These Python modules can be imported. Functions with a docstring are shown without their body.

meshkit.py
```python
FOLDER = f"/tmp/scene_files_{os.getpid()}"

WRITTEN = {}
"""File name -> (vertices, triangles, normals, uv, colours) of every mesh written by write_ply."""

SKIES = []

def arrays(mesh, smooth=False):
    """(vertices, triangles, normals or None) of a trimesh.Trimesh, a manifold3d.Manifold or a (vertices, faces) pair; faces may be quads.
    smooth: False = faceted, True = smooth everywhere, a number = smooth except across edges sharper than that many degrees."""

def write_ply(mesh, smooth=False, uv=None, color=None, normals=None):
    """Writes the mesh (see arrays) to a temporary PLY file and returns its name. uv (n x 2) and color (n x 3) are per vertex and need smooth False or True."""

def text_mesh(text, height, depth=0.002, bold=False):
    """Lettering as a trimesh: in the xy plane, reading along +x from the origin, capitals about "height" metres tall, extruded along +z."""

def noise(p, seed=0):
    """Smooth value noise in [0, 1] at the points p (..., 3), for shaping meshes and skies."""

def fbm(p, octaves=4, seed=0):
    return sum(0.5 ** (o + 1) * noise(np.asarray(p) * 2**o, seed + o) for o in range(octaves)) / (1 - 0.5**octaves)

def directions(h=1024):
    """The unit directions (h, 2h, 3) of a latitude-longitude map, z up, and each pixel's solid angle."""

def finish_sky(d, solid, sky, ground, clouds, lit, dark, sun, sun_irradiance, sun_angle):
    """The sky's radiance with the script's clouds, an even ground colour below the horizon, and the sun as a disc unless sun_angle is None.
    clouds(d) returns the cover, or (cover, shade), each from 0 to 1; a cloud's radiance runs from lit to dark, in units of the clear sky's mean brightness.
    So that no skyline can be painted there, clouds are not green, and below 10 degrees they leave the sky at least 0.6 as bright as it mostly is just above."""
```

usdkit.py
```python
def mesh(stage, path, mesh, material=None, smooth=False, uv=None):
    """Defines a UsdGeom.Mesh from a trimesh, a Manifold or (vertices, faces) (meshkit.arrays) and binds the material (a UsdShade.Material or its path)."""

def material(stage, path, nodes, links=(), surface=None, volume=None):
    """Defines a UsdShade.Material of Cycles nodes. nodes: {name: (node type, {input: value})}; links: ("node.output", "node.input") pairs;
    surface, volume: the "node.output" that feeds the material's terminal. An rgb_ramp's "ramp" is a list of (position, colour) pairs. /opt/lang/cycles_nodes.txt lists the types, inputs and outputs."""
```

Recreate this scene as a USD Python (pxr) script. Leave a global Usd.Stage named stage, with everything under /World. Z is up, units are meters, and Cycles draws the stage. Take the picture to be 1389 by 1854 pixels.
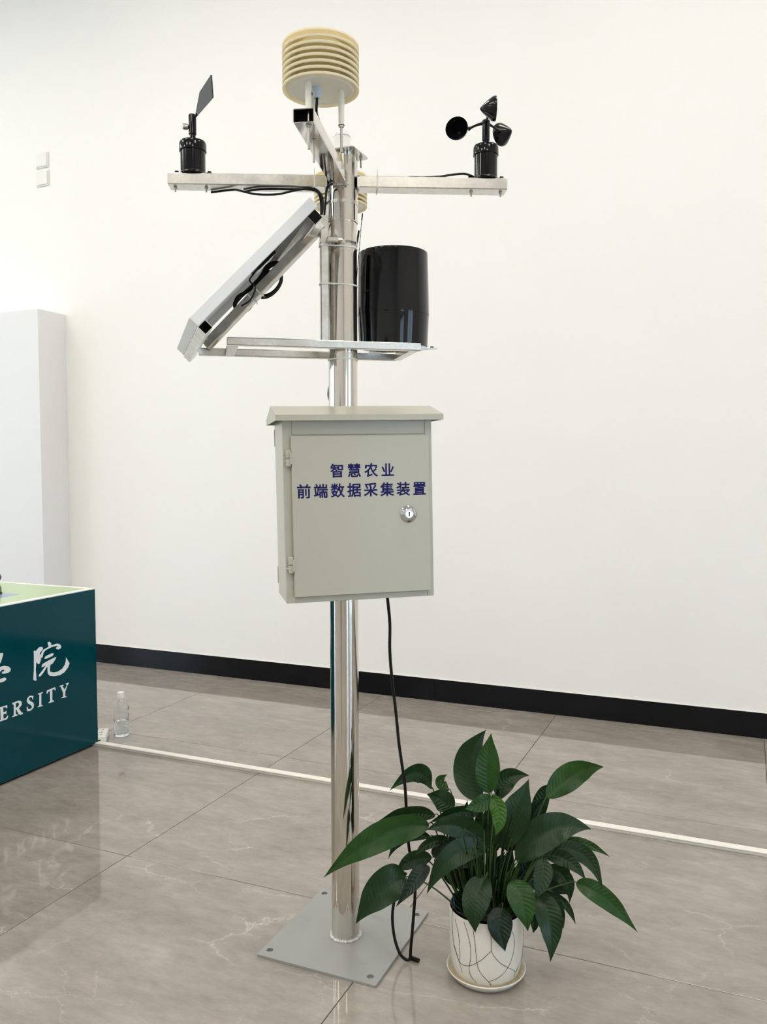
import math, numpy as np, trimesh, usdkit
from shapely.geometry import Polygon, Point
from shapely import affinity
from pxr import Usd, UsdGeom, UsdLux, UsdShade, Gf, Sdf

stage = Usd.Stage.CreateInMemory()
UsdGeom.SetStageUpAxis(stage, 'Z')
UsdGeom.SetStageMetersPerUnit(stage, 1.0)
UsdGeom.Xform.Define(stage, '/World')
stage.SetDefaultPrim(stage.GetPrimAtPath('/World'))

# ------------------------------------------------------------------ camera
CAM = np.array([0.0, 0.0, 1.5])
YAW, PITCH, ROLL = np.radians([23.368, -3.029, -0.1306])
F_PX = 1513.5
fw = np.array([-np.sin(YAW) * np.cos(PITCH), np.cos(YAW) * np.cos(PITCH), np.sin(PITCH)])
r0 = np.array([np.cos(YAW), np.sin(YAW), 0.0])
u0 = np.cross(r0, fw)
rt = np.cos(ROLL) * r0 + np.sin(ROLL) * u0
up = -np.sin(ROLL) * r0 + np.cos(ROLL) * u0
cam = UsdGeom.Camera.Define(stage, '/World/camera')
cam.CreateHorizontalApertureAttr(36.0)
cam.CreateVerticalApertureAttr(36.0 * 1854 / 1389)
cam.CreateFocalLengthAttr(36.0 * F_PX / 1389)
cam.CreateClippingRangeAttr(Gf.Vec2f(0.05, 200))
m4 = np.eye(4); m4[0, :3] = rt; m4[1, :3] = up; m4[2, :3] = -fw; m4[3, :3] = CAM
cam.AddTransformOp().Set(Gf.Matrix4d(m4.tolist()))
cam.CreateExposureAttr(0.2)

# ------------------------------------------------------------------ light
# room: x -11..5, y -7..5.017, z 0..5.6 ; unseen windows in left and right walls and unseen ceiling panels light the room
WALL_Y, REAR_Y, LEFT_X, RIGHT_X, CEIL = 5.017, -7.0, -11.0, 5.0, 5.6
dome = UsdLux.DomeLight.Define(stage, '/World/sky')
dome.CreateColorAttr(Gf.Vec3f(0.62, 0.80, 1.0))
dome.CreateIntensityAttr(1.4)
PANEL_POWER = 9.3
PANEL_COLOR = (1.0, 0.93, 0.845)
PANELS = [(x, y) for x in (-9.4, -6.3, -3.2, -0.1, 3.0) for y in (-4.2, -0.8, 2.6)]
PANEL_SIZE = (1.2, 1.2)

# ------------------------------------------------------------------ helpers
T_ = np.array
_used = {}
def numbered(parent, name):
    k = (parent, name); n = _used.get(k, 0); _used[k] = n + 1
    return f'{parent}/{name}' if n == 0 else f'{parent}/{name}_{n:03d}'
LOC = {}
def tag(prim, **kw):
    for k, v in kw.items():
        if v: prim.SetCustomDataByKey(k, v)
def thing(name, label=None, category=None, loc=(0, 0, 0), group=None, kind=None):
    p = numbered('/World', name)
    x = UsdGeom.Xform.Define(stage, p); x.AddTranslateOp().Set(Gf.Vec3d(*map(float, loc)))
    LOC[p] = np.array(loc, float)
    tag(x.GetPrim(), label=label, category=category, group=group, kind=kind)
    return p
def part(parent, name, mesh, mat, smooth=35, label=None, kind=None):
    """mesh in world coordinates -> child mesh of a thing or of a part"""
    p = numbered(parent, name)
    loc = LOC[parent]; LOC[p] = loc
    v, f = np.array(mesh.vertices) - loc, np.array(mesh.faces)
    g = usdkit.mesh(stage, p, trimesh.Trimesh(v, f, process=False), MAT[mat], smooth=smooth)
    tag(g.GetPrim(), label=label, kind=kind)
    return p
def single(name, mesh, mat, label=None, category=None, group=None, kind=None, smooth=35):
    p = numbered('/World', name); LOC[p] = np.zeros(3)
    g = usdkit.mesh(stage, p, trimesh.Trimesh(np.array(mesh.vertices), np.array(mesh.faces), process=False), MAT[mat], smooth=smooth)
    tag(g.GetPrim(), label=label, category=category, group=group, kind=kind)
    return p

def xf(m, M4):
    m = m.copy(); m.apply_transform(M4); return m
def frame(o, u, n, w=(0, 0, 1)):
    M4 = np.eye(4); M4[:3, 0] = u; M4[:3, 1] = n; M4[:3, 2] = w; M4[:3, 3] = o; return M4
def join(ms): return trimesh.util.concatenate(list(ms))
def cbox(x0, x1, y0, y1, z0, z1, c=0.002):
    """chamfered box"""
    a, b = T_([x0, y0, z0], float), T_([x1, y1, z1], float)
    c = min(c, 0.45 * float((b - a).min()))
    pts = []
    for i in range(8):
        s = T_([(i >> k) & 1 for k in range(3)])
        p = np.where(s, b, a); d = np.where(s, -1, 1) * c
        for k in range(3):
            q = p + d; q[k] = p[k]; pts.append(q)
    return trimesh.convex.convex_hull(np.array(pts))
def lathe(profile, n=48, o=(0, 0, 0), closed=False):
    pr = np.array(profile, float); k = len(pr)
    a = np.linspace(0, 2 * np.pi, n, endpoint=False)
    v = np.stack([pr[:, 0][None] * np.cos(a)[:, None], pr[:, 0][None] * np.sin(a)[:, None], np.broadcast_to(pr[:, 1], (n, k))], -1).reshape(-1, 3)
    f = []
    for i in range(n):
        j = (i + 1) % n
        for t in range(k if closed else k - 1):
            q = (t + 1) % k
            A, B, C_, D = i * k + t, j * k + t, j * k + q, i * k + q
            if pr[t, 0] > 1e-9: f.append((A, B, C_))
            if pr[q, 0] > 1e-9: f.append((A, C_, D))
    m = trimesh.Trimesh(v + T_(o, float), np.array(f), process=False)
    m.merge_vertices()
    return m
def rot_to(d):
    d = T_(d, float) / np.linalg.norm(d); M4 = np.eye(4)
    a = np.cross(d, [0, 0, 1] if abs(d[2]) < .9 else [1, 0, 0]); a /= np.linalg.norm(a); b = np.cross(d, a)
    M4[:3, 0], M4[:3, 1], M4[:3, 2] = a, b, d
    return M4
def lathe_to(profile, o, d, n=32, closed=False):
    M4 = rot_to(d); M4[:3, 3] = o
    return xf(lathe(profile, n, closed=closed), M4)
def rod(a, b, r, n=20, r2=None):
    a, b = T_(a, float), T_(b, float); L = np.linalg.norm(b - a); r2 = r if r2 is None else r2
    c = min(r, r2) * .15
    return lathe_to([(0, 0), (r - c, 0), (r, c), (r2, L - c), (r2 - c, L), (0, L)], a, b - a, n)
def spline(pts, n=8):
    p = np.array(pts, float); q = np.vstack([2 * p[0] - p[1], p, 2 * p[-1] - p[-2]]); o = []
    for i in range(1, len(q) - 2):
        for t in np.linspace(0, 1, n, endpoint=False):
            a, b, c, d = q[i - 1:i + 3]
            o.append(.5 * (2 * b + (c - a) * t + (2 * a - 5 * b + 4 * c - d) * t * t + (3 * b - a - 3 * c + d) * t ** 3))
    return np.vstack([o, p[-1]])
def tube(pts, r, n=10, k=8, ends=True):
    p = spline(pts, k) if k else np.array(pts, float)
    t = np.gradient(p, axis=0); t /= np.linalg.norm(t, axis=1, keepdims=True) + 1e-12
    a = np.cross(t[0], [0, 0, 1] if abs(t[0][2]) < .9 else [1, 0, 0]); a /= np.linalg.norm(a)
    rr = np.broadcast_to(r, (len(p),)) if np.ndim(r) == 0 else np.interp(np.linspace(0, 1, len(p)), np.linspace(0, 1, len(r)), r)
    V = []; ang = np.arange(n) * 2 * np.pi / n
    for i in range(len(p)):
        a = a - t[i] * (a @ t[i]); a /= np.linalg.norm(a); b = np.cross(t[i], a)
        V.append(p[i] + rr[i] * (np.cos(ang)[:, None] * a + np.sin(ang)[:, None] * b))
    V = np.vstack(V + ([p[:1], p[-1:]] if ends else [])); f = []
    for i in range(len(p) - 1):
        for j in range(n):
            q = (j + 1) % n
            f += [(i * n + j, i * n + q, (i + 1) * n + q), (i * n + j, (i + 1) * n + q, (i + 1) * n + j)]
    if ends:
        s, e, L = len(p) * n, len(p) * n + 1, (len(p) - 1) * n
        f += [(s, (j + 1) % n, j) for j in range(n)] + [(e, L + j, L + (j + 1) % n) for j in range(n)]
    return trimesh.Trimesh(V, np.array(f), process=False)
def ring_band(r, z0, z1, t, o, n=48, M4=None):
    m = lathe([(r, z0), (r + t, z0), (r + t, z1), (r, z1)], n, closed=True)
    m.apply_translation(o) if M4 is None else m.apply_transform(M4)
    return m
def extrude(poly, h):
    return trimesh.creation.extrude_polygon(poly, h, engine='earcut')
def rect_tube(a, b, w, h, wall=0.002, side=None, ends=True):
    """hollow rectangular tube from a to b: w along the horizontal side direction, h across it"""
    a, b = T_(a, float), T_(b, float); d = b - a; L = np.linalg.norm(d); d /= L
    s = np.cross(d, [0, 0, 1]) if side is None else T_(side, float); s = s - d * (s @ d); s /= np.linalg.norm(s)
    v = np.cross(d, s)
    def sq(x, y, c):
        return Polygon([(-x + c, -y), (x - c, -y), (x, -y + c), (x, y - c), (x - c, y), (-x + c, y), (-x, y - c), (-x, -y + c)])
    m = extrude(sq(w / 2, h / 2, .0025).difference(sq(w / 2 - wall, h / 2 - wall, .001)), L)
    M4 = np.eye(4); M4[:3, 0], M4[:3, 1], M4[:3, 2], M4[:3, 3] = s, v, d, a
    if np.linalg.det(M4[:3, :3]) < 0: M4[:3, 0] *= -1
    return xf(m, M4)
def hexnut(o, d, r, h):
    return lathe_to([(0, 0), (r * .92, 0), (r, h * .12), (r, h * .88), (r * .92, h), (0, h)], o, d, 6)

# ------------------------------------------------------------------ materials
MAT = {}
def mat(name, nodes, links, surface='p.BSDF'):
    MAT[name] = usdkit.material(stage, '/World/Looks/' + name, nodes, links, surface=surface)
def plain(name, color, rough=.5, metal=0., ior=1.5, vary=.0, scale=6., bump=0., bscale=60., dist=.001, coat=0., stretch=None, rvary=0.):
    p = {'base_color': color, 'roughness': rough, 'metallic': metal, 'ior': ior}
    if coat: p.update(coat_weight=coat, coat_roughness=.04)
    nodes, links = {'p': ('principled_bsdf', p)}, []
    nodes['t'] = ('geometry', {})
    src = 't.position'
    if stretch:
        nodes['mp'] = ('mapping', {'scale': stretch}); links.append(('t.position', 'mp.vector')); src = 'mp.vector'
    if vary or rvary:
        nodes['n'] = ('noise_texture', {'scale': scale, 'detail': 5.0, 'roughness': .6}); links.append((src, 'n.vector'))
    if vary:
        c = np.array(color)
        nodes['r'] = ('rgb_ramp', {'ramp': [(.25, tuple(c * (1 - vary))), (.75, tuple(np.minimum(c * (1 + vary), 1)))]})
        links += [('n.fac', 'r.fac'), ('r.color', 'p.base_color')]
    if rvary:
        nodes['mr'] = ('map_range', {'from_min': .3, 'from_max': .7, 'to_min': max(rough - rvary, .02), 'to_max': rough + rvary})
        links += [('n.fac', 'mr.value'), ('mr.result', 'p.roughness')]
    if bump:
        nodes['bn'] = ('noise_texture', {'scale': bscale, 'detail': 4.0})
        nodes['b'] = ('bump', {'strength': bump, 'distance': dist})
        links += [(src, 'bn.vector'), ('bn.fac', 'b.height'), ('b.normal', 'p.normal')]
    mat(name, nodes, links)

plain('wall_paint', (.90, .888, .864), .75, vary=.012, scale=1.2, bump=.05, bscale=220, dist=.0006)
plain('ceiling_paint', (.86, .86, .85), .8)
plain('side_wall_paint', (.72, .71, .68), .8)
plain('dark_wall', (.10, .095, .09), .6)
plain('grout', (.10, .095, .088), .8)
plain('baseboard_black', (.004, .0045, .006), .12, ior=1.33, vary=.2, scale=9)
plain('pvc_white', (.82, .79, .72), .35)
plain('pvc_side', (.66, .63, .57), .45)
plain('white_plastic', (.84, .83, .79), .35)
plain('partition_paint', (.80, .80, .795), .5, vary=.012, scale=2)
plain('steel_polished', (.68, .645, .59), .10, 1., vary=.05, scale=2, stretch=(5, 5, .6), rvary=.02)
plain('steel_tube', (.69, .67, .625), .27, 1., vary=.05, scale=9, rvary=.06)
plain('steel_clamp', (.66, .64, .60), .22, 1.)
plain('steel_bolt', (.50, .48, .45), .3, 1., vary=.12, scale=90)
plain('weld', (.62, .61, .60), .45, .8, vary=.3, scale=160, bump=.8, bscale=260, dist=.003)
plain('plate_grey', (.345, .352, .342), .42, .35, vary=.07, scale=7, rvary=.08)
plain('box_paint', (.46, .44, .36), .27, vary=.012, scale=4, bump=.08, bscale=420, dist=.0004)
plain('text_navy', (.012, .012, .095), .6, ior=1.25)
plain('black_plastic', (.004, .0045, .006), .2, ior=1.38)
plain('black_gloss', (.0035, .004, .0055), .045, ior=1.42)
plain('black_cap', (.004, .004, .005), .6, ior=1.2)
plain('black_cable', (.004, .004, .004), .45, ior=1.3)
plain('vane_black', (.006, .007, .009), .07, ior=1.7)
plain('chrome', (.60, .60, .60), .07, 1.)
plain('dark_slot', (.004, .004, .004), .7, ior=1.1)
mat('cream_plastic', {'p': ('principled_bsdf', {'base_color': (.93, .88, .71), 'roughness': .36}), 't': ('translucent_bsdf', {'color': (.98, .91, .70)}), 'm': ('mix_closure', {'fac': .46})}, [('p.BSDF', 'm.closure1'), ('t.BSDF', 'm.closure2')], 'm.closure')
plain('cream_light', (.83, .81, .70), .34)
plain('gland_grey', (.52, .58, .66), .35)
plain('tie_white', (.74, .73, .68), .4)
plain('panel_frame', (.80, .81, .805), .4, .1)
plain('panel_back', (.50, .51, .51), .5)
plain('cell_blue', (.01, .018, .06), .1)
plain('teal_film', (.0, .050, .066), .10, ior=1.27, vary=.10, scale=2.2)
plain('letter_white', (.80, .84, .86), .4)
plain('counter_white', (.82, .84, .80), .4)
plain('counter_green', (.42, .56, .29), .22, vary=.06, scale=3)
plain('counter_blue', (.30, .36, .50), .22)
plain('pot_white', (.74, .71, .63), .16, vary=.02, scale=9)
plain('saucer_white', (.74, .71, .63), .2)
plain('saucer_stain', (.42, .34, .22), .4, vary=.25, scale=70)
plain('crack', (.05, .04, .03), .6)
plain('soil', (.012, .010, .008), .9, bump=.8, bscale=120, dist=.01, vary=.4, scale=80)
plain('tag_blue', (.03, .12, .30), .3)
plain('olive', (.12, .17, .04), .4)
plain('stalk', (.035, .08, .012), .42, vary=.25, scale=20)
plain('stalk_dark', (.008, .022, .006), .5, ior=1.3)
plain('lamp_white', (.85, .85, .85), .4)
def leafmat(name, c, tr):
    nodes = {'g': ('geometry', {}), 'n': ('noise_texture', {'scale': 35., 'detail': 4.}),
             'r': ('rgb_ramp', {'ramp': [(.3, tuple(T_(c) * .78)), (.7, tuple(T_(c) * 1.2))]}),
             'p': ('principled_bsdf', {'roughness': .33, 'ior': 1.38}), 't': ('translucent_bsdf', {'color': tr}), 'm': ('mix_closure', {'fac': .16})}
    mat(name, nodes, [('g.position', 'n.vector'), ('n.fac', 'r.fac'), ('r.color', 'p.base_color'), ('p.BSDF', 'm.closure1'), ('t.BSDF', 'm.closure2')], 'm.closure')
leafmat('leaf_mid', (.008, .031, .007), (.02, .07, .01))
leafmat('leaf_light', (.017, .060, .009), (.045, .13, .015))
leafmat('leaf_bright', (.034, .115, .010), (.10, .26, .025))
leafmat('leaf_dark', (.005, .019, .009), (.012, .035, .01))
# clear plastic and panes
def clear(name, tint, ior=1.45, gloss=.03):
    mat(name, {'ge': ('geometry', {}), 'ir': ('map_range', {'from_min': 0., 'from_max': 1., 'to_min': ior, 'to_max': 1 / ior}), 'f': ('fresnel', {}), 't': ('transparent_bsdf', {'color': tint}), 'g': ('glossy_bsdf', {'color': (1, 1, 1), 'roughness': gloss}), 'm': ('mix_closure', {})},
        [('ge.backfacing', 'ir.value'), ('ir.result', 'f.IOR'), ('f.fac', 'm.fac'), ('t.BSDF', 'm.closure1'), ('g.BSDF', 'm.closure2')], 'm.closure')
clear('clear_plastic', (.95, .96, .97), 1.5)
clear('pane', (.96, .98, .98), 1.45, .0)
mat('water', {'p': ('principled_bsdf', {'base_color': (.97, .98, 1), 'roughness': .0, 'ior': 1.33, 'transmission_weight': 1.})}, [])
# polished marble-look porcelain tile: grey-beige clouds, soft streaks, sparse thin pale veins
mat('floor_tile', {
    'g': ('geometry', {}), 'oi': ('object_info', {}),
    'cx': ('combine_xyz', {}), 'ml': ('math', {'math_type': 'multiply', 'value2': 37.}), 'ad': ('vector_math', {'math_type': 'add'}),
    'st': ('mapping', {'rotation': (0, 0, .35), 'scale': (1.0, 2.3, 1.)}),
    'n1': ('noise_texture', {'scale': 2.1, 'detail': 9., 'roughness': .66, 'distortion': .5}),
    'c1': ('rgb_ramp', {'ramp': [(.26, (.235, .209, .178)), (.5, (.305, .275, .24)), (.76, (.385, .352, .312))]}),
    'n2': ('noise_texture', {'scale': 11., 'detail': 8., 'roughness': .75}),
    'c2': ('rgb_ramp', {'ramp': [(.28, (.82, .82, .82)), (.72, (1.16, 1.16, 1.16))]}),
    'mm': ('mix', {'mix_type': 'multiply', 'fac': 1.}),
    'dn': ('noise_texture', {'scale': 3.2, 'detail': 7., 'roughness': .65}),
    'ds': ('vector_math', {'math_type': 'scale', 'scale': .42}), 'da': ('vector_math', {'math_type': 'add'}),
    'v': ('voronoi_texture', {'feature': 'distance_to_edge', 'scale': 1.45}),
    'vr': ('rgb_ramp', {'ramp': [(0, (.8, .8, .8)), (.0025, (.5, .5, .5)), (.007, (.12, .12, .12)), (.03, (.0, .0, .0)), (1, (0, 0, 0))]}),
    'k': ('noise_texture', {'scale': 2.6, 'detail': 5., 'roughness': .6}),
    'kr': ('rgb_ramp', {'ramp': [(.49, (0, 0, 0)), (.68, (1, 1, 1))]}),
    'v2': ('voronoi_texture', {'feature': 'distance_to_edge', 'scale': 3.6}),
    'vr2': ('rgb_ramp', {'ramp': [(0, (.45, .45, .45)), (.005, (.14, .14, .14)), (.02, (0, 0, 0)), (1, (0, 0, 0))]}),
    'k2': ('rgb_ramp', {'ramp': [(.36, (1, 1, 1)), (.46, (0, 0, 0))]}),
    'vm': ('math', {'math_type': 'multiply'}), 'vm3': ('math', {'math_type': 'multiply'}), 'va': ('math', {'math_type': 'add'}), 'vm2': ('math', {'math_type': 'multiply', 'value2': .72}),
    'mix': ('mix', {'color2': (.66, .63, .58)}),
    'p': ('principled_bsdf', {'roughness': .05, 'ior': 1.47}),
}, [('oi.random', 'ml.value1'), ('ml.value', 'cx.x'), ('ml.value', 'cx.y'), ('g.position', 'ad.vector1'), ('cx.vector', 'ad.vector2'),
    ('ad.vector', 'st.vector'), ('st.vector', 'n1.vector'), ('n1.fac', 'c1.fac'), ('st.vector', 'n2.vector'), ('n2.fac', 'c2.fac'),
    ('c1.color', 'mm.color1'), ('c2.color', 'mm.color2'), ('ad.vector', 'dn.vector'), ('dn.color', 'ds.vector1'), ('st.vector', 'da.vector1'), ('ds.vector', 'da.vector2'),
    ('da.vector', 'v.vector'), ('v.distance', 'vr.fac'), ('da.vector', 'v2.vector'), ('v2.distance', 'vr2.fac'), ('ad.vector', 'k.vector'), ('k.fac', 'kr.fac'), ('k.fac', 'k2.fac'),
    ('vr.color', 'vm.value1'), ('kr.color', 'vm.value2'), ('vr2.color', 'vm3.value1'), ('k2.color', 'vm3.value2'), ('vm.value', 'va.value1'), ('vm3.value', 'va.value2'),
    ('va.value', 'vm2.value1'), ('vm2.value', 'mix.fac'), ('mm.color', 'mix.color1'), ('mix.color', 'p.base_color')])
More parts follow.
